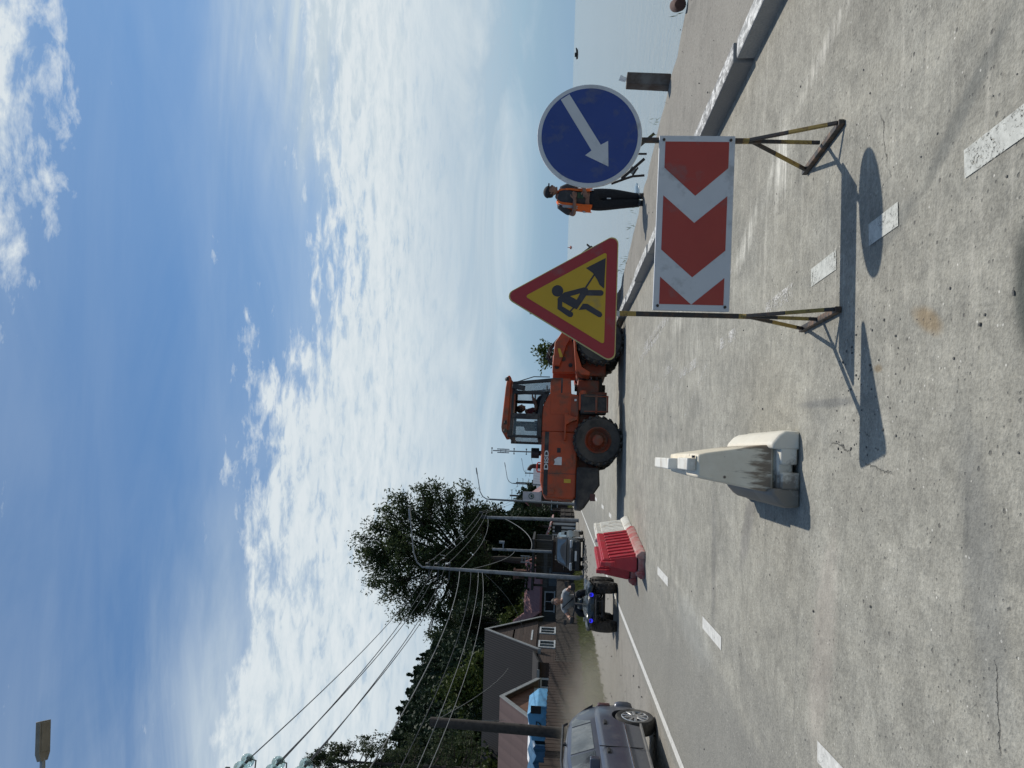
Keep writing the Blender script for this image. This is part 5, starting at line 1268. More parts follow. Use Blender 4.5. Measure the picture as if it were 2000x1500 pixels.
wire(P1 + Vector((.1, 0, 6.0)), (-10.8, 48, 4.2), .5, .020, M_PALEW, label='bundle of pale cables sagging behind the dark car')
wire((-9.6, 53, 5.4), (-10.8, 48, 3.2), .8, .022, M_PALEW, label='thick looping pale cable between the two concrete poles')
for k_, z in enumerate((8.35, 7.85, 7.25)): wire(P1 + Vector((.25, 0, z+.1)), (-9.3, 53, 7.1-.25*k_), .3, .010, M_PALEW, label=('upper', 'middle', 'lower')[k_] + ' wire from the lamp pole arms to the plain concrete pole')
for k_ in range(3): wire((-9.3, 53, 7.1-.25*k_), (-15.3, 107, 8.4-1.15*k_), .9, .012, M_PALEW, label=('upper', 'middle', 'lower')[k_] + ' wire from the plain concrete pole to the three-armed pole')
for k_ in range(3): wire((-15.3, 107, 8.4-1.15*k_), (-19.1, 150, 10.1-1.15*k_), 1.0, .014, M_PALEW, label=('upper', 'middle', 'lower')[k_] + ' wire between the two nearer three-armed poles')
# lamp arm high over the left lane; its pole stands outside the picture
ll = thing('street_lamp', 'flat grey lamp head seen from below, high in the blue sky', 'street lamp', (-6.9, 9.9, 0), 0, 'street lamps along the verge')
MB().tube([(0, 0, -.1), (0, 0, 7.8)], [.12, .08], 12).fin('pole', M_GALV, ll)
MB().tube([(0, 0, 7.7), (.15, .05, 8.3), (.75, .2, 8.62), (1.28, .36, 8.74)], [.05, .045, .04, .035], 10).fin('arm', M_GALV, ll)
b = MB(); b.prism([(-.02, -.07), (.08, -.12), (.52, -.12), (.52, .12), (.08, .12), (-.02, .07)], -.035, .035, 'xy'); b.prism([(.10, -.09), (.50, -.09), (.50, .09), (.10, .09)], -.045, -.034, 'xy')
hdl = b.fin('lamp_head', mat('lamp_head_grey', (0.20, 0.185, 0.155), 0.6, var=.2, scale=5), ll, bevel=.012)
hdl.location = (1.26, .355, 8.74); hdl.rotation_euler = (0, R(-12), R(17))
# ------------------------------------------------------------------ fences and houses
def plankmat(name, c1, c2, w=0.13, dirx=True, bumpy=0.4, horiz=False):
    m, t = newmat(name); o = t.obj; X_, Y_, Z_ = t.sep(o)
    u = Z_ if horiz else t.math('ADD', X_, t.math('MULTIPLY', Y_, 0.9))
    k = t.math('DIVIDE', u, w); fl = t.math('FLOOR', k); fr = t.math('FRACT', k)
    wn = t.new('ShaderNodeTexWhiteNoise', noise_dimensions='1D'); t.put(wn.inputs['W'], fl)
    gr = t.noise(t.mapping(o, scale=(1.5, 1.5, 14) if horiz else (14, 14, 1.2)), 3.0, 6, 0.65)
    f = t.math('ADD', t.math('MULTIPLY', wn.outputs[0], 0.55), t.math('MULTIPLY', gr, 0.5))
    c = t.mix(f, c1, c2)
    gap = t.rng(t.math('ABSOLUTE', t.math('SUBTRACT', fr, 0.5)), 0.44, 0.49)
    c = t.mix(t.math('MULTIPLY', gap, 0.8), c, tuple(x*0.2 for x in c1))
    t.put(t.b.inputs['Base Color'], c); t.b.inputs['Roughness'].default_value = 0.85
    t.put(t.b.inputs['Normal'], t.bump(t.math('SUBTRACT', t.math('MULTIPLY', gr, 0.3), gap), bumpy, 0.02)); return m
def roofmat(name, c1, c2, pitch_=0.22, rough=0.7):
    m, t = newmat(name); o = t.obj; X_, Y_, Z_ = t.sep(o)
    w_ = t.math('SINE', t.math('MULTIPLY', X_, 2*math.pi/pitch_))
    n = t.noise(o, 1.2, 6, 0.65); st = t.noise(t.mapping(o, scale=(3, 0.5, 0.5)), 2.2, 5)
    c = t.mix(t.math('ADD', t.math('MULTIPLY', n, 0.6), t.math('MULTIPLY', st, 0.4)), c1, c2)
    c = t.mix(t.rng(w_, -1, -0.6, 0.22, 0), c, tuple(x*0.5 for x in c1))
    seam = t.math('FRACT', t.math('DIVIDE', Z_, 0.52)); c = t.mix(t.rng(seam, 0.05, 0.0, 0, 0.4), c, tuple(x*0.4 for x in c1))
    t.put(t.b.inputs['Base Color'], c); t.b.inputs['Roughness'].default_value = rough
    t.put(t.b.inputs['Normal'], t.bump(w_, 0.25, 0.015)); return m
M_F1 = plankmat('fence_brown_boards', (0.024, 0.017, 0.013), (0.055, 0.041, 0.032)); M_F2 = plankmat('fence_red_brown_boards', (0.026, 0.015, 0.011), (0.058, 0.034, 0.024), 0.16); M_F3 = plankmat('fence_dark_boards', (0.030, 0.024, 0.021), (0.060, 0.049, 0.043))
def fence(label, a, b, h, m, step=0.0, posts=2.5):
    a = Vector((*a, 0)); b = Vector((*b, 0)); L = (b-a).length; ang = math.atan2(b.y-a.y, b.x-a.x)
    t_ = thing('board_fence', label, 'fence', a, ang, 'board fences along the verge')
    q = MB(); n = int(L/0.13); lo = []; hi = []; lob = []; hib = []
    for i in range(n+1):
        x = L*i/n; dy = .004*(1 if i % 2 else -1); z = h + .03*mnoise.noise((x*1.3, a.y, 0)) + .012*((i*7) % 3) + step*x
        for dx in (0, L/n*.97):
            lo.append((x+dx, dy-.012, .03)); hi.append((x+dx, dy-.012, z)); lob.append((x+dx, dy+.03, .03)); hib.append((x+dx, dy+.03, z))
    q.loft([lo, hi, hib, lob]); q.fin('boards', m, t_, smooth=False)
    for i in range(int(L/posts)+1):
        MB().box((min(L-.05, .05+i*posts), .09, h*.5), (.09, .09, h+.02)).fin('post', m, t_)
    for z in (.35, h-.3): MB().box((L/2, .05, z), (L, .035, .09)).fin('rail', m, t_)
    return t_
fence('red-brown board fence behind the slate blue car', (-10.95, 21.5), (-11.25, 30.2), 1.60, M_F2)
fence('brown board fence in front of the low pink-roofed house', (-11.0, 14.0), (-10.95, 21.4), 1.75, M_F2)
fence('grey-brown board fence below the dark brown house', (-11.35, 30.4), (-11.95, 38.0), 1.36, M_F1)
fence('long smooth brown fence left of the tall lamp pole', (-11.98, 38.1), (-12.15, 47.0), 1.40, M_F3)
fence('dark board fence behind the banner pole', (-14.6, 88.0), (-12.4, 73.5), 2.1, M_F3)
fence('dark board fence beside the white kiosk', (-12.1, 73.0), (-11.9, 64.5), 1.25, M_F1)

W_FR = mat('window_frame_white', (0.50, 0.52, 0.53), 0.6, var=.12, scale=8, dirt=(0.3, 0.3, 0.3), dirt_amt=.2); W_GL = mat('window_glass', (0.022, 0.028, 0.032), 0.1, var=.4, scale=1.5, spec=.7); W_CUR = mat('curtain', (0.36, 0.37, 0.37), 0.9, var=.15, scale=7)
def window(par, c, w_, h_, face='f', bars=1, curtain=False):
    """face f looks to -y, r looks to +x; the frame stands proud of the wall"""
    c = Vector(c); ux = Vector((1, 0, 0)) if face == 'f' else Vector((0, 1, 0)); n = Vector((0, -1, 0)) if face == 'f' else Vector((1, 0, 0)); uz = Vector((0, 0, 1))
    Mx = Matrix((ux, n, uz)).transposed()
    b = MB(); fw = .09
    b.box(c+uz*(h_/2), (w_+fw, .08, fw), Mx); b.box(c-uz*(h_/2), (w_+fw*2, .12, fw), Mx)
    for s in (-1, 1): b.box(c+ux*s*(w_/2), (fw, .078, h_-fw), Mx)
    for i in range(bars): b.box(c+ux*(w_*((i+1)/(bars+1)-.5)), (.05, .06, h_-fw), Mx)
    f = b.fin('window', W_FR, par)
    MB().box(c-n*.005, (w_-.05, .02, h_-.05), Mx).fin('pane', W_GL, f)
    if curtain: MB().box(c+n*.012-ux*w_*.22, (w_*.35, .01, h_*.8), Mx).fin('curtain', W_CUR, f)
def gabled(t_, x0, x1, y0, y1, he, hr, ov, m_wall, m_roof, m_gable=None, trim=None, axis='x', th=.10):
    """walls, two roof slopes and gable ends; the ridge runs along axis"""
    MB().box(((x0+x1)/2, (y0+y1)/2, he/2), (x1-x0, y1-y0, he)).fin('wall', m_wall, t_, smooth=False)
    if axis == 'x':
        ym = (y0+y1)/2; k = (hr-he)/(ym-y0)
        for x in (x0, x1):
            MB().prism([(y0, he), (y1, he), (ym, hr-.02)], x-.06, x+.06, 'yz').fin('gable', m_gable or m_wall, t_, smooth=False)
        for s, ye in ((-1, y0), (1, y1)):
            e = ye + s*ov
            MB().prism([(ym, hr), (e, he - k*ov), (e, he-k*ov+th), (ym, hr+th)], x0-ov, x1+ov, 'yz').fin('roof_slope', m_roof, t_, smooth=False)
            if trim:
                MB().prism([(ym, hr-.10), (e, he-k*ov-.10), (e, he-k*ov+th+.02), (ym, hr+th+.02)], x1+ov, x1+ov+.04, 'yz').fin('barge_board', trim, t_, smooth=False)
        if trim: MB().box(((x0+x1)/2, y0-ov-.03, he-k*ov+.02), (x1-x0+2*ov, .05, .16)).fin('fascia', trim, t_)
    else:
        xm = (x0+x1)/2; k = (hr-he)/(xm-x0)
        for y in (y0, y1): MB().prism([(x0, he), (x1, he), (xm, hr-.02)], y-.06, y+.06, 'xz').fin('gable', m_gable or m_wall, t_, smooth=False)
        for s, xe in ((-1, x0), (1, x1)):
            e = xe + s*ov
            MB().prism([(xm, hr), (e, he - k*ov), (e, he-k*ov+th), (xm, hr+th)], y0-ov, y1+ov, 'xz').fin('roof_slope', m_roof, t_, smooth=False)
            if trim: MB().prism([(xm, hr-.08), (e, he-k*ov-.08), (e, he-k*ov+th+.02), (xm, hr+th+.02)], y0-ov-.04, y0-ov, 'xz').fin('barge_board', trim, t_, smooth=False)
M_BRW = plankmat('brown_log_siding', (0.036, 0.023, 0.018), (0.070, 0.045, 0.035), .18, horiz=True); M_DRF = roofmat('dark_brown_roof_sheet', (0.011, 0.0095, 0.009), (0.021, 0.018, 0.017), .13); M_PRF = roofmat('faded_pink_brown_roof', (0.095, 0.060, 0.054), (0.135, 0.088, 0.079), .5); M_TRIM = mat('grey_white_trim', (0.24, 0.25, 0.25), .7, var=.15, scale=3); M_ORG = plankmat('orange_brown_gable_boards', (0.12, 0.058, 0.036), (0.19, 0.095, 0.06), .16)
M_GRW = plankmat('grey_weathered_boards', (0.05, 0.051, 0.051), (0.095, 0.096, 0.095), .2); M_PINK = roofmat('pink_roof_sheet', (0.19, 0.082, 0.08), (0.26, 0.125, 0.118), .3); M_WHT = mat('whitewashed_wall', (0.52, 0.52, 0.50), .8, var=.12, scale=2, dirt=(0.3, 0.29, 0.27), dirt_amt=.2)
h1 = thing('brown_house', 'dark brown house with a steep dark roof and white windows above the fence', 'house', (-17.35, 42.5, 0))
gabled(h1, -4.6, 3.0, -2.6, 2.6, 2.45, 5.35, .22, M_BRW, M_DRF, trim=M_TRIM)
window(h1, (3.02, -.1, 3.25), 1.5, 1.05, 'r', 2, True); window(h1, (3.02, -1.4, 1.85), 1.0, .85, 'r', 1); window(h1, (3.02, .9, 1.85), 1.0, .85, 'r', 1)
MB().box((.3, -3.35, 1.15), (5.4, 1.4, 2.3)).fin('porch', M_BRW, h1)
MB().prism([(-4.25, 2.16), (-2.7, 2.5), (-2.7, 2.58), (-4.25, 2.24)], -2.5, 3.1, 'yz').fin('porch_roof', M_DRF, h1)
MB().box((1.9, -4.27, 2.22), (1.6, .06, .13)).fin('gutter', M_TRIM, h1)
window(h1, (1.75, -4.07, 1.62), .85, .90, 'f', 1); window(h1, (.25, -4.07, 1.55), 1.10, .95, 'f', 0)
MB().box((-1.55, -4.10, 1.2), (.12, .10, 2.1)).fin('downpipe', M_TRIM, h1)
h2 = thing('low_house', 'low house with a faded pink-brown roof and white eaves behind the blue shed', 'house', (-16.55, 32.2, 0))
gabled(h2, -4.2, 2.65, -1.9, 1.9, 2.30, 3.62, .30, M_WHT, M_PRF, m_gable=M_ORG, trim=M_TRIM)
MB().box((0.2, -2.30, 2.10), (6.2, .16, .16)).fin('eave_board', mat('dark_eave', (0.04, 0.032, 0.028), .8), h2)
MB().prism([(-2.45, 2.12), (-1.85, 2.22), (-1.85, 2.40), (-2.45, 2.28)], 1.3, 3.35, 'yz').fin('porch_canopy', mat('bright_white_sheet', (0.74, 0.75, 0.76), .5, var=.05), h2)
for x in (1.5, 2.3, 3.1): MB().box((x, -2.25, 1.1), (.09, .09, 2.05)).fin('porch_post', M_TRIM, h2)
MB().box((2.3, -2.2, 1.62), (1.55, .03, .9)).fin('porch_glazing', mat('porch_glass', (0.12, 0.16, 0.19), .15, var=.3, scale=2), h2)
bs = thing('blue_shed', 'bright blue painted shed with a dark opening above the red-brown fence', 'shed', (-12.15, 26.9, 0), R(3))
M_BLU = mat('light_blue_paint', (0.085, 0.27, 0.46), .55, var=.12, scale=3, dirt=(0.05, 0.15, 0.26), dirt_amt=.25); M_BLD = mat('deep_blue_tarp', (0.018, 0.085, 0.17), .5, var=.25, scale=2.5)
MB().prism([(-.35, 0), (.85, 0), (.85, 1.95), (.55, 2.30), (-.35, 2.12)], -.9, .9).fin('shed_wall', M_BLU, bs, bevel=.03)
MB().box((.72, -.905, 2.0), (.26, .03, .36)).fin('shed_opening', mat('dark_opening', (0.012, 0.012, 0.014), .8), bs)
MB().tube([(-.1, -.93, 2.25), (.1, -.95, 1.98), (.32, -.93, 1.96), (.28, -.94, 1.85), (.02, -.93, 1.72)], .02).fin('hanging_cable', L_HOSE, bs)
bt = thing('blue_tarpaulin', 'deep blue tarpaulin lean-to left of the bright blue shed', 'tarpaulin', (-13.25, 26.7, 0))
b = MB(); b.loft([[(-1.1+.14*i, -.5+.05*math.sin(i*2.1), z + .06*math.sin(i*1.7+z)) for i in range(13)] for z in (.0, .9, 1.5, 2.0)] + [[(-1.1+.14*i, .8, 2.25+.04*math.sin(i*1.3)) for i in range(13)]])
b.fin('tarp_sheet', M_BLD, bt, solid=.02)
MB().box((-.3, .9, 1.1), (1.7, .1, 2.2)).fin('tarp_frame', M_BLD, bt)
h3 = thing('grey_house', 'grey wooden house with a pink sheet roof behind the tall lamp pole', 'house', (-16.9, 56.5, 0))
gabled(h3, -2.6, 3.2, -1.8, 2.0, 2.65, 3.75, .22, M_GRW, M_PINK, trim=mat('pink_trim', (0.36, 0.14, 0.13), .7))
MB().prism([(-2.3, 2.5), (-.4, 2.5), (-.95, 3.9), (-1.6, 4.55), (-2.3, 3.9)][:0] or [(-2.6, 2.75), (.1, 2.75), (-1.2, 4.55)], -2.2, .4).fin('dormer', M_GRW, h3, smooth=False)
for s in (-1, 1): MB().prism([(-1.25, 4.68), (-1.25+s*1.6, 2.62), (-1.25+s*1.6, 2.50), (-1.25, 4.52)], -2.45, .5).fin('dormer_roof', M_PINK, h3, smooth=False)
window(h3, (-1.2, -2.23, 3.15), 1.1, .75, 'f', 2)
MB().box((2.4, .2, 3.9), (.6, .55, 1.5)).box((2.4, .2, 4.68), (.72, .67, .12)).fin('chimney', mat('brick_chimney', (0.17, 0.085, 0.06), .9, var=.3, scale=18), h3)
window(h3, (1.0, -1.83, 1.9), 1.4, .7, 'f', 1)
kd = thing('white_kiosk', 'small white striped kiosk with a red and white chequered roof', 'kiosk', (-12.0, 62.5, 0))
m, t = newmat('chequered_roof'); ck = t.new('ShaderNodeTexChecker'); t.put(ck.inputs[0], t.obj); ck.inputs['Scale'].default_value = 6.5; ck.inputs[1].default_value = (0.58, 0.52, 0.49, 1); ck.inputs[2].default_value = (0.42, 0.09, 0.07, 1); t.l.new(ck.outputs[0], t.b.inputs['Base Color']); t.b.inputs['Roughness'].default_value = .7; M_CHK = m
m, t = newmat('white_dark_striped_boards'); X_, Y_, Z_ = t.sep(t.obj); f = t.math('GREATER_THAN', t.math('FRACT', t.math('MULTIPLY', X_, 3.2)), .45); t.put(t.b.inputs['Base Color'], t.mix(f, (0.05, 0.05, 0.05), (0.58, 0.58, 0.55))); M_STR = m
MB().box((0, 0, .95), (1.5, 1.6, 1.9)).fin('wall', M_STR, kd)
MB().prism([(-.95, 2.55), (.95, 1.95), (.95, 1.85), (-.95, 2.40)], -1.1, 1.1).fin('roof', M_CHK, kd, smooth=False)
MB().box((.1, -.83, 1.45), (.5, .05, .55)).fin('serving_hatch', W_GL, kd); MB().box((-.72, -.86, 1.3), (.35, .05, 1.9)).fin('side_panel', M_WHT, kd)
br = thing('open_barn', 'dark open-fronted timber barn behind the parked dark car', 'barn', (-12.0, 51, 0))
M_DK = plankmat('dark_barn_boards', (0.022, 0.022, 0.022), (0.05, 0.05, 0.05), .2); M_DKG = mat('barn_interior', (0.016, 0.018, 0.019), .9, var=.3)
for x in (-1.5, -.3, .9, 1.5): MB().box((x, -.9, 1.5), (.13, .13, 3.0)).fin('post', M_DK, br)
MB().box((0, .9, 1.45), (3.1, .12, 2.9)).fin('back_wall', M_GRW, br); MB().box((0, -.2, 3.05), (3.4, 2.6, .14)).fin('roof', M_DK, br); MB().box((-.4, -.95, 2.2), (2.4, .05, .25)).fin('lintel', M_GRW, br); MB().box((-.9, -.96, 1.25), (1.2, .05, 1.4)).fin('sliding_door', mat('blue_grey_door', (0.06, 0.08, 0.10), .7, var=.2), br)
bar_ = thing('brown_shed_wall', 'brown timber shed directly behind the windscreen of the dark parked car', 'shed', (-10.6, 46.6, 0)); MB().box((0, 0, .85), (1.9, 1.2, 1.7)).fin('wall', M_F2, bar_); MB().box((0, 0, 1.74), (2.1, 1.4, .08)).fin('roof', M_DK, bar_)
h6 = thing('brown_house', 'brown house with pinkish roof edges behind the banner pole', 'house', (-14.3, 91, 0))
gabled(h6, -1.8, 2.2, -2, 3, 2.9, 5.4, .5, M_BRW, M_PINK, trim=mat('pink_trim', (0.36, 0.14, 0.13), .7), axis='y'); window(h6, (.2, -2.06, 2.0), 1.6, .7, 'f', 1)
h7 = thing('blue_roofed_house', 'distant house with a grey-blue roof to the right of the banner', 'house', (-17.2, 118, 0))
gabled(h7, -3, 4, -3, 3, 3.3, 5.6, .4, M_WHT, roofmat('grey_blue_roof', (0.15, 0.18, 0.22), (0.22, 0.25, 0.29), .4), axis='x')
M_FARH = roofmat('rust_roof', (0.14, 0.10, 0.09), (0.2, 0.15, 0.13), .4)
for (x, y, lb, rz_) in ((-24.5, 74, 'brown-roofed house between the dark trees, left of the kiosk', 0.1), (-26, 140, 'rust-roofed house far along the road below the hill', -.1)):
    q = thing('village_house', lb, 'house', (x, y, 0), rz_); gabled(q, -3, 3, -2.5, 2.5, 2.6, 4.6, .3, M_GRW, M_FARH); window(q, (0, -2.56, 1.7), 1.2, .9, 'f', 1)
# ------------------------------------------------------------------ trees
L_ELM = leafmat('elm_leaves', (0.026, 0.040, 0.016), (0.075, 0.100, 0.042), .35); L_DARK_ = leafmat('dark_conifer_needles', (0.010, 0.020, 0.010), (0.026, 0.044, 0.018), .15); L_BUSH = leafmat('bright_bush_leaves', (0.030, 0.048, 0.012), (0.085, 0.110, 0.030), .30); L_FOR = leafmat('hazy_forest_leaves', (0.017, 0.029, 0.016), (0.030, 0.047, 0.023), .15); L_LARCH = leafmat('larch_needles', (0.030, 0.045, 0.020), (0.075, 0.095, 0.045), .3); L_MID = leafmat('broad_leaves', (0.018, 0.032, 0.012), (0.050, 0.070, 0.024), .25)  # forest leaf colours carry the bluish haze of the hill
M_BARK = mat('bark', (0.045, 0.036, 0.030), .95, var=.35, scale=9, bump=.4, bscale=20)
def limb(b, a, e, r0, r1, bend=.25, n=7):
    a = Vector(a); e = Vector(e); L = (e-a).length; o = Vector((rnd.uniform(-1, 1), rnd.uniform(-1, 1), rnd.uniform(.2, .9)))*bend*L*.5
    pts = []; rs = []
    for i in range(n+1):
        u = i/n; p = a.lerp(e, u) + o*(4*u*(1-u))*.5
        p += Vector([mnoise.noise(p*.8 + Vector((k*9, 0, 0))) for k in range(3)])*.10*L*u*(1-u)*2
        pts.append(p); rs.append(r0 + (r1-r0)*u)
    b.tube(pts, rs, 6, False); return pts
def broad_tree(name, label, loc, h, lobes, nleaf, size, m, trunk_r=.2, cat='tree', group=None, puff=.42, elong=2.0, per=38, base=0.0):
    """lobes: (x, y, z, radius) masses that make up the uneven crown, relative to the trunk foot"""
    t_ = thing(name, label, cat, loc, 0, group)
    cz = sum(l[2] for l in lobes)/len(lobes)
    b = MB(); top = Vector((lobes[0][0]*.3, lobes[0][1]*.3, cz*.72))
    tp_ = limb(b, (0, 0, -.2), top, trunk_r, trunk_r*.5, .08, 9)
    ends = []
    for (x, y, z, r) in lobes:
        st = tp_[min(len(tp_)-1, max(3, int(len(tp_)*min(1, (z-r)/max(.1, top.z)))))]
        p = limb(b, st, (x, y, z), trunk_r*.38, trunk_r*.10, .3)
        for k in range(5):
            d = Vector((nr.normal(), nr.normal(), nr.normal()+.3)).normalized()*r*rnd.uniform(.6, 1.0)
            limb(b, p[rnd.randrange(3, 7)], Vector((x, y, z))+d, trunk_r*.10, trunk_r*.02, .3, 5)
    b.fin('trunk', M_BARK, t_)
    tot = sum(l[3]**2.2 for l in lobes); C_ = []; D_ = []
    for (x, y, z, r) in lobes:
        nc = max(3, int(nleaf/per*(r**2.2)/tot))
        d = nr.normal(size=(nc, 3)); d /= np.linalg.norm(d, axis=1)[:, None]
        rad = r*(nr.uniform(0, 1, nc)**.38)*(1+.22*nr.normal(size=nc))
        cc = np.array((x, y, z)) + d*rad[:, None]*np.array((1, 1, .85))
        out_ = d*.8 + np.array((0, 0, .25))
        st = nr.uniform(-1, 1, (nc, per))
        pts = cc[:, None, :] + out_[:, None, :]*st[:, :, None]*puff*1.5 + nr.normal(size=(nc, per, 3))*puff*.42
        C_.append(pts.reshape(-1, 3)); D_.append(np.repeat(out_, per, axis=0))
    leaf_mesh('crown', np.concatenate(C_), size, m, t_, elong, np.concatenate(D_)*.6)
    return t_
def lobes_in(w, h0, h1, n, seed, rr=(.16, .30), dx=0.0):
    q = random.Random(seed); L = []
    for i in range(n):
        u = (i+.5)/n; z = h0 + (h1-h0)*u; k = math.sin(math.pi*(.12+.80*u))
        a = q.uniform(0, 2*math.pi); rad = q.uniform(.25, .95)*w*.5*k
        L.append((math.cos(a)*rad+dx, math.sin(a)*rad, z, w*q.uniform(*rr)))
    return L
# the big elm behind the lamp pole
elm = [(-.9, 0, 15.2, 1.8), (1.6, .5, 14.6, 1.6), (-2.8, .4, 14.0, 1.7), (.3, -1, 13.4, 1.9), (3.4, 0, 13.6, 1.3), (-4.6, 0, 12.4, 1.4), (-3.4, -1, 11.4, 1.6), (-1.2, 1, 12.0, 1.7), (2.1, 0, 12.0, 1.6), (4.0, .5, 11.8, 1.35), (-5.4, 0, 10.6, 1.0), (4.6, 0, 10.2, 1.15), (3.0, -.5, 10.0, 1.4), (5.0, 0, 8.6, .9), (-.2, 0, 16.4, 1.0), (-3.9, 0, 9.6, 1.2), (-6.0, 0, 9.7, .7), (4.6, 0, 13.9, .7), (1.9, 0, 16.0, .8), (-1.8, 0, 10.0, 1.2), (.2, -.8, 9.0, 1.5), (2.2, -.6, 8.4, 1.4), (-2.4, -.5, 8.4, 1.4), (.6, -1.2, 11.0, 1.5), (3.6, 0, 7.6, 1.1), (-.4, -.8, 7.4, 1.2)]
broad_tree('elm_tree', 'tall elm with an open ragged crown rising above everything behind the lamp pole', (-13.5, 58, 0), 16.5, [(x*.92, y, z, r*.82) for x, y, z, r in elm] + [(.9, 0, 17.0, .5), (-2.6, 0, 15.8, .6), (-4.9, 0, 13.7, .5), (3.2, 0, 15.2, .55), (5.0, 0, 12.4, .5), (-6.3, 0, 11.2, .45), (5.2, 0, 11.2, .5)], 38000, .100, L_ELM, .34, group='trees behind the houses', puff=.50, elong=2.6)
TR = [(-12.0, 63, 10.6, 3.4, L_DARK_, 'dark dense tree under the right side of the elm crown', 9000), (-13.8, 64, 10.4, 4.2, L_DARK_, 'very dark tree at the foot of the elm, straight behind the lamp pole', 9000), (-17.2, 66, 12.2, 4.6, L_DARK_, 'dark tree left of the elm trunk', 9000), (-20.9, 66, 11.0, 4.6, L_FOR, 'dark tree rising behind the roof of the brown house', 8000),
      (-14.6, 76, 8.4, 4.6, L_FOR, 'round dark tree behind the white kiosk', 7000), (-16.5, 72, 7.4, 4.4, L_MID, 'mid green tree between the grey house and the kiosk', 7000), (-19.2, 61, 6.3, 3.6, L_BUSH, 'yellow-green bushy tree behind the pink dormer', 6000), (-20.6, 50, 9.5, 5.2, L_BUSH, 'bright leafy tree behind the ridge of the brown house', 11000), (-24.9, 49, 8.8, 4.8, L_MID, 'broad leafy tree behind the low pink-roofed house', 10000),
      (-22.6, 40.5, 5.6, 3.6, L_BUSH, 'leafy bush against the left end of the brown house', 6000), (-22.3, 43, 6.2, 4.4, L_MID, 'dark bush behind the wooden utility pole', 7000), (-15.4, 100, 7.0, 5.0, L_FOR, 'dark tree beside the brown house near the banner', 5000), (-21, 118, 8.4, 6.0, L_FOR, 'tree in front of the far hill behind the banner', 5000), (-14.4, 56.5, 3.6, 2.4, L_MID, 'low dark bush beside the open barn', 4500)]
for i, (x, y, h, w_, m_, lb, n_) in enumerate(TR):
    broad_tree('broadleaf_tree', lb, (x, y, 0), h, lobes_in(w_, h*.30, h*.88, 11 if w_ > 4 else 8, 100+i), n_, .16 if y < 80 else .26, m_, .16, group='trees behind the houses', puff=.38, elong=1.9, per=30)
def conifer(name, label, loc, h, w_, n_wh, m, size, per, droop=-.15, gap=0.0, group=None, up=.0, h0=.12, seed=1):
    q = random.Random(seed); t_ = thing(name, label, 'tree', loc, 0, group); b = MB(); b.tube([(0, 0, -.2), (0, 0, h*.5), (0, 0, h)], [h*.016, h*.010, .015], 7); C_ = []; D_ = []
    for i in range(n_wh):
        u = h0 + (1-h0)*(i+.5)/n_wh; z = h*u; L = w_*.5*(1-u)**.8*q.uniform(.75, 1.15) + .12; nb = 6 if n_wh > 14 else 5; a0 = q.uniform(0, 6.28)
        for k in range(nb):
            if q.random() < gap: continue
            a = a0 + 2*math.pi*k/nb + q.uniform(-.3, .3); l_ = L*q.uniform(.7, 1.1); e = Vector((math.cos(a)*l_, math.sin(a)*l_, z + droop*l_ + up*l_))
            b.tube([(0, 0, z), (e*.5 + Vector((0, 0, z*.5 + .05*l_))), e], [.035, .025, .008], 4, False)
            s = nr.uniform(.15, 1.05, per); p = np.array((0, 0, z)) + (np.array(e)-np.array((0, 0, z)))*s[:, None]; p[:, 2] += .08*l_*np.sin(np.pi*s)
            p += nr.normal(size=(per, 3))*np.array((.11, .11, .14))*(.6+.4*l_); C_.append(p); D_.append(np.tile(np.array((math.cos(a), math.sin(a), up*2-.2)), (per, 1)))
    b.fin('trunk', M_BARK, t_); leaf_mesh('crown', np.concatenate(C_), size, m, t_, 2.6, np.concatenate(D_)*.7); return t_
for i, (x, y, h, lb) in enumerate(((-14.9, 80, 10.9, 'pointed dark conifer right of the elm, tallest of the pair'), (-16.1, 82, 10.0, 'narrow dark conifer just left of the taller pointed one'))):
    conifer('spruce_tree', lb, (x, y, 0), h, 2.6, 24, L_DARK_, .17, 26, seed=20+i, group='conifers behind the kiosk')
# larch at the far left with tufted side branches
def larch():
    q = random.Random(5); t_ = thing('larch_tree', 'sparse larch with upright needle tufts below the glass insulators', 'tree', (-19.95, 38, 0)); b = MB(); h = 13.6
    b.tube([(0, 0, -.2), (.02, 0, 7), (.05, 0, h)], [.20, .13, .03], 8); C_ = []; D_ = []
    for i in range(30):
        u = i/29; z = 5.5 + 8.1*u; L = (2.0*(1-u)**.6 + .35)*q.uniform(.7, 1.1)
        for k in range(4):
            a = q.uniform(0, 6.28); e = Vector((math.cos(a)*L, math.sin(a)*L, z - .15*L))
            b.tube([(0.03, 0, z), (math.cos(a)*L*.5, math.sin(a)*L*.5, z-.16*L), e], [.03, .02, .009], 4, False)
            for j in range(3):
                s = (.5, .78, 1.0)[j]; c = np.array((math.cos(a)*L*s, math.sin(a)*L*s, z - .16*L)); hh = q.uniform(.35, .75)
                b.tube([tuple(c), tuple(c + np.array((0, 0, hh)))], [.01, .004], 3, False)
                n = 46; p = c + np.stack([nr.normal(size=n)*.075, nr.normal(size=n)*.075, nr.uniform(-.1, hh, n)], 1); C_.append(p); D_.append(np.tile((.2*math.cos(a), .2*math.sin(a), .9), (n, 1)))
    b.fin('trunk', M_BARK, t_); leaf_mesh('crown', np.concatenate(C_), .055, L_LARCH, t_, 2.4, np.concatenate(D_)*.6)
larch()
# sapling behind the loader
broad_tree('sapling', 'small leafy sapling showing between the loader cab and boom', (1.35, 31, 0.1), 2.6, [(-.3, 0, 2.05, .34), (.05, 0, 2.3, .28), (-.15, 0, 1.7, .35), (.25, 0, 1.9, .25)], 900, .07, L_BUSH, .03, puff=.18, per=18)
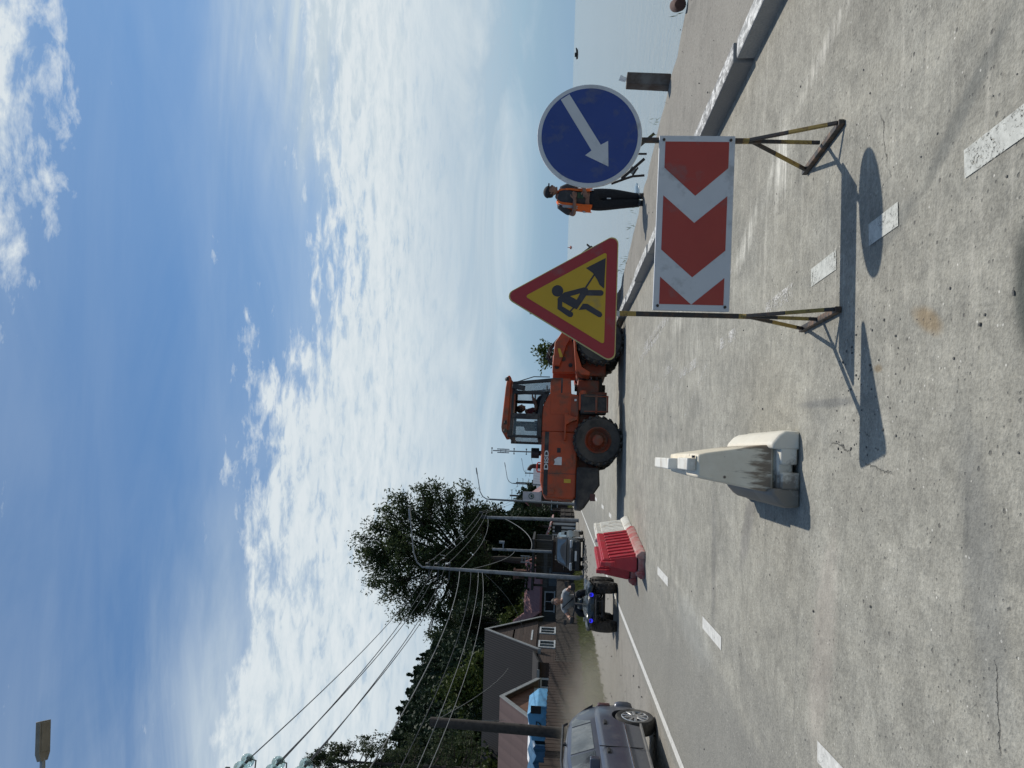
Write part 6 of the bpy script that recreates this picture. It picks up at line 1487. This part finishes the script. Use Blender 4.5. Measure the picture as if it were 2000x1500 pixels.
# forest on the slope: one wooded mass
def forest():
    C_ = []; S_ = []; q = np.random.default_rng(3)
    n = 2600
    u = q.uniform(0, 1, n); ys_ = 58*(14.5**u); lat = np.array([hill_l0(v) for v in ys_]) + 3 + 108*q.uniform(0, 1, n)**.8
    for y, l in zip(ys_, lat):
        z0 = hill_h(l, y); k = q.uniform(.75, 1.35); hgt = 6.4*k; w_ = (2.4+.0022*y)*k; con = q.random() < .45
        m_ = int(300 if y < 150 else 140 if y < 300 else 60)
        t_ = q.uniform(0, 1, m_)**.8
        r_ = (w_*.62*(1-t_)+.10) if con else w_*np.sqrt(np.clip(1-(2*t_-.9)**2, .05, 1))
        a = q.uniform(0, 6.283, m_); rr_ = r_*np.sqrt(q.uniform(.35, 1.1, m_))
        C_.append(np.stack([-l-.1*y + np.cos(a)*rr_, y + np.sin(a)*rr_, z0 + .6 + hgt*t_*(1.18 if con else .95)], 1)); S_.append(np.full(m_, min(1.5, .24 + .0023*y)))
    o = leaf_mesh('forest', np.concatenate(C_), np.concatenate(S_), L_FOR, None, 1.5)
    tag(o, 'dark wooded hillside behind the houses', 'forest', kind='stuff')
forest()
# verge grass
def grass():
    n = 26000; q = np.random.default_rng(4)
    y = 18 + 72*q.uniform(0, 1, n)**1.6
    fx = np.where(y < 48, -10.95 - .04*(y-21), -12.2 - .02*(y-48)); edge = -4.28-.098*(y-9.8)-np.where(y < 45, 3.3, 3.6)
    x = fx + (edge-fx)*q.uniform(0, 1, n)**.8 + q.normal(size=n)*.22
    c = np.stack([x, y, q.uniform(.02, .26, n)], 1); d = np.tile((0, 0, 1.6), (n, 1))
    o = leaf_mesh('grass', c, .022+.0006*y, leafmat('grass_blades', (0.060, 0.080, 0.022), (0.150, 0.165, 0.060), .35), None, 7, d); tag(o, 'rough green grass along the foot of the fences', 'grass', kind='stuff')
    n = 420; y = q.uniform(8.5, 24, n); y = y[(np.sin(y*2.3)+np.sin(y*5.1) > .55)]
    x = np.array([shore_x(v)+rag(v)-.06 for v in y]) + q.normal(size=len(y))*.05
    o = leaf_mesh('shore_grass', np.stack([x, y, .09+q.uniform(0, .12, len(y))], 1), .011, MATS['grass_blades'], None, 10, np.tile((0, 0, 1.5), (len(y), 1))); tag(o, 'thin grass tufts on the crumbling shore edge', 'grass', kind='stuff')
grass()
# loose stones
def stones():
    b = MB(); q = random.Random(9)
    def st(x, y, s, z=0.0):
        b.ball((x, y, z+s*.35), s, 1, (q.uniform(.8, 1.3), q.uniform(.7, 1.2), q.uniform(.45, .75)), rotz(q.uniform(0, 3)))
    for i in range(120):
        y = 2.3 + 13*q.random()**1.7; x = q.uniform(-.55*y, min(.52*y, kerb_x(y)-.1)); st(x, y, q.choice((.003, .004, .005, .006, .009)))
    for i in range(60):
        y = q.uniform(3.2, 3.9); st(q.uniform(-.3, .35), y, q.choice((.004, .005, .007)))
    for i in range(110):
        y = q.uniform(5, 22); a, c = kerb_x(y)+.2, shore_x(y)-.1; st(q.uniform(a, c), y, q.choice((.004, .006, .010)), .10)
    for i in range(120):
        st(-7.95 - .1*(40-36) + q.normalvariate(0, .35) - .4, q.uniform(34.5, 39.8), q.choice((.03, .05, .08)))
    for i in range(200):
        y = q.uniform(9, 40); st(line_x(y) - q.uniform(.3, 3.6), y, q.choice((.008, .012, .02)))
    o = b.fin('loose_stones', mat('stone_chips', (0.13, 0.125, 0.115), .9, var=.5, scale=1.5), smooth=False); tag(o, 'loose stone chips scattered over road and verges', 'stones', kind='stuff')
stones()
# dust behind the car
m, t = newmat('dust'); t.n.remove(t.b)
vol = t.new('ShaderNodeVolumePrincipled'); vol.inputs['Color'].default_value = (0.80, 0.72, 0.58, 1); vol.inputs['Anisotropy'].default_value = 0.2
r_ = t.vmath('LENGTH', t.obj); f = t.rng(r_, 1.0, 0.25, 0, 1, True); n_ = t.noise(t.mapping(t.obj, scale=(2.2, 2.6, 1.2)), 1.3, 5, .6)
t.put(vol.inputs['Density'], t.math('MULTIPLY', t.math('MULTIPLY', f, t.rng(n_, .32, .68)), DUST)); t.l.new(vol.outputs[0], t.out.inputs[1])
b = MB(); b.ball((0, 0, 0), 1.0, 4); o = b.fin('dust_cloud', m); o.location = (-7.3, 15.9, .45); o.scale = (2.5, 5.0, 1.05); o.rotation_euler = (0, 0, R(14))
tag(o, 'pale dust hanging over the verge behind the slate blue car', 'dust', kind='stuff')
# ------------------------------------------------------------------ small things by the shore
ps = thing('concrete_bollard', 'square rust-stained concrete post at the edge of the water', 'bollard', (4.22, 10.35, .06), R(8))
MB().box((0, 0, .30), (.178, .17, .60), taper=.97).fin('post', mat('stained_concrete', (0.16, 0.145, 0.13), .9, var=.25, scale=6, dirt=(0.085, 0.06, 0.045), dirt_amt=.5, dirt_scale=4), ps, bevel=.012)
ps.rotation_euler = (0, R(2.6), R(8))
cp = thing('plastic_cup', 'crumpled clear plastic cup on top of the concrete post', 'cup', (4.245, 10.33, .668))
MB().lathe([(.030, 0), (.034, .05), (.040, .09), (.038, .09), (.031, .02), (.001, .01)], (0, 0, 0), 'Z', 14).fin('cup', glassmat('clear_plastic', (0.7, 0.72, 0.74), .55, .2), cp); cp.rotation_euler = (0, R(22), 0)
lg = thing('log', 'short reddish log end lying on the shore at the frame edge', 'log', (4.60, 9.0, .175), R(-25))
MB().lathe([(.001, -.22), (.06, -.22), (.075, -.19), (.078, 0), (.075, .18), (.06, .22), (.001, .22)], (0, 0, 0), 'Y', 18).fin('log', mat('red_rotten_wood', (0.085, 0.045, 0.035), .85, var=.4, scale=12, bump=.4), lg)
rl = thing('bent_railing', 'toppled rusty metal frame lying at the water edge behind the blue disc', 'railing', (4.2, 13.6, 0))
M_RU = mat('dark_rusty_iron', (0.05, 0.038, 0.032), .8, .2, .3, 14)
O_ = Vector((4.2, 13.6, 0)); V = lambda x, z, dy=0: Vector((x, 13.6+dy, z))-O_
MB().bar(V(4.36, .19), V(4.62, -.10), .045).fin('bar', M_RU, rl); MB().bar(V(4.25, .28), V(4.25, .02), .03).fin('bar', M_RU, rl); MB().bar(V(4.16, .06), V(3.80, .45), .045).fin('bar', M_RU, rl); MB().tube([V(3.70, .64), V(3.80, .38), V(3.84, .26), V(3.86, .05)], .022).fin('bar', M_RU, rl); MB().bar(V(3.86, .26), V(4.0, .17), .03).fin('bar', M_RU, rl)
MB().box(V(3.95, .27), (.12, .02, .09), Matrix.Rotation(R(30), 3, 'Y')).fin('plate', M_TRIM, rl); MB().bar(V(3.78, .45), V(4.30, .42, .2), .04).fin('bar', M_RU, rl)
bo_ = thing('plastic_bottle', 'empty pale blue plastic bottle lying behind the worker by the water', 'bottle', (3.62, 14.0, .13), R(35))
MB().lathe([(.001, 0), (.045, .01), (.05, .05), (.046, .1), (.05, .15), (.045, .2), (.02, .26), (.02, .29), (.001, .29)], (0, 0, 0), 'X', 14).fin('bottle', glassmat('blue_plastic', (0.35, 0.5, 0.62), .6, .15), bo_)
sh_ = thing('fishing_boat', 'small dark boat far out near the horizon', 'boat', (178.5, 400, -.9))
MB().loft([[(-2.8, -.9, .9), (-2.8, 0, -.1), (-2.8, .9, .9)], [(0, -1.1, .9), (0, 0, -.2), (0, 1.1, .9)], [(2.2, -.6, 1.1), (2.2, 0, .1), (2.2, .6, 1.1)], [(3.2, -.02, 1.3), (3.2, 0, .8), (3.2, .02, 1.3)]]).box((0, 0, .85), (4.4, 1.6, .1)).fin('hull', L_DARK, sh_); MB().box((-.6, 0, 1.3), (1.9, 1.2, .8)).cyl((-.2, 0, 1.8), (-.2, 0, 2.4), .04).fin('cabin', L_DARK, sh_)
by = thing('sea_buoy', 'tiny red buoy on the water between worker and triangle sign', 'buoy', (74.3, 400, -.9)); MB().lathe([(.001, 0), (.9, .2), (.9, .8), (.2, 1.2), (.12, 2.2), (.001, 2.4)], (0, 0, 0), 'Z', 12).fin('float', mat('buoy_red', (0.4, 0.06, 0.04), .6), by)
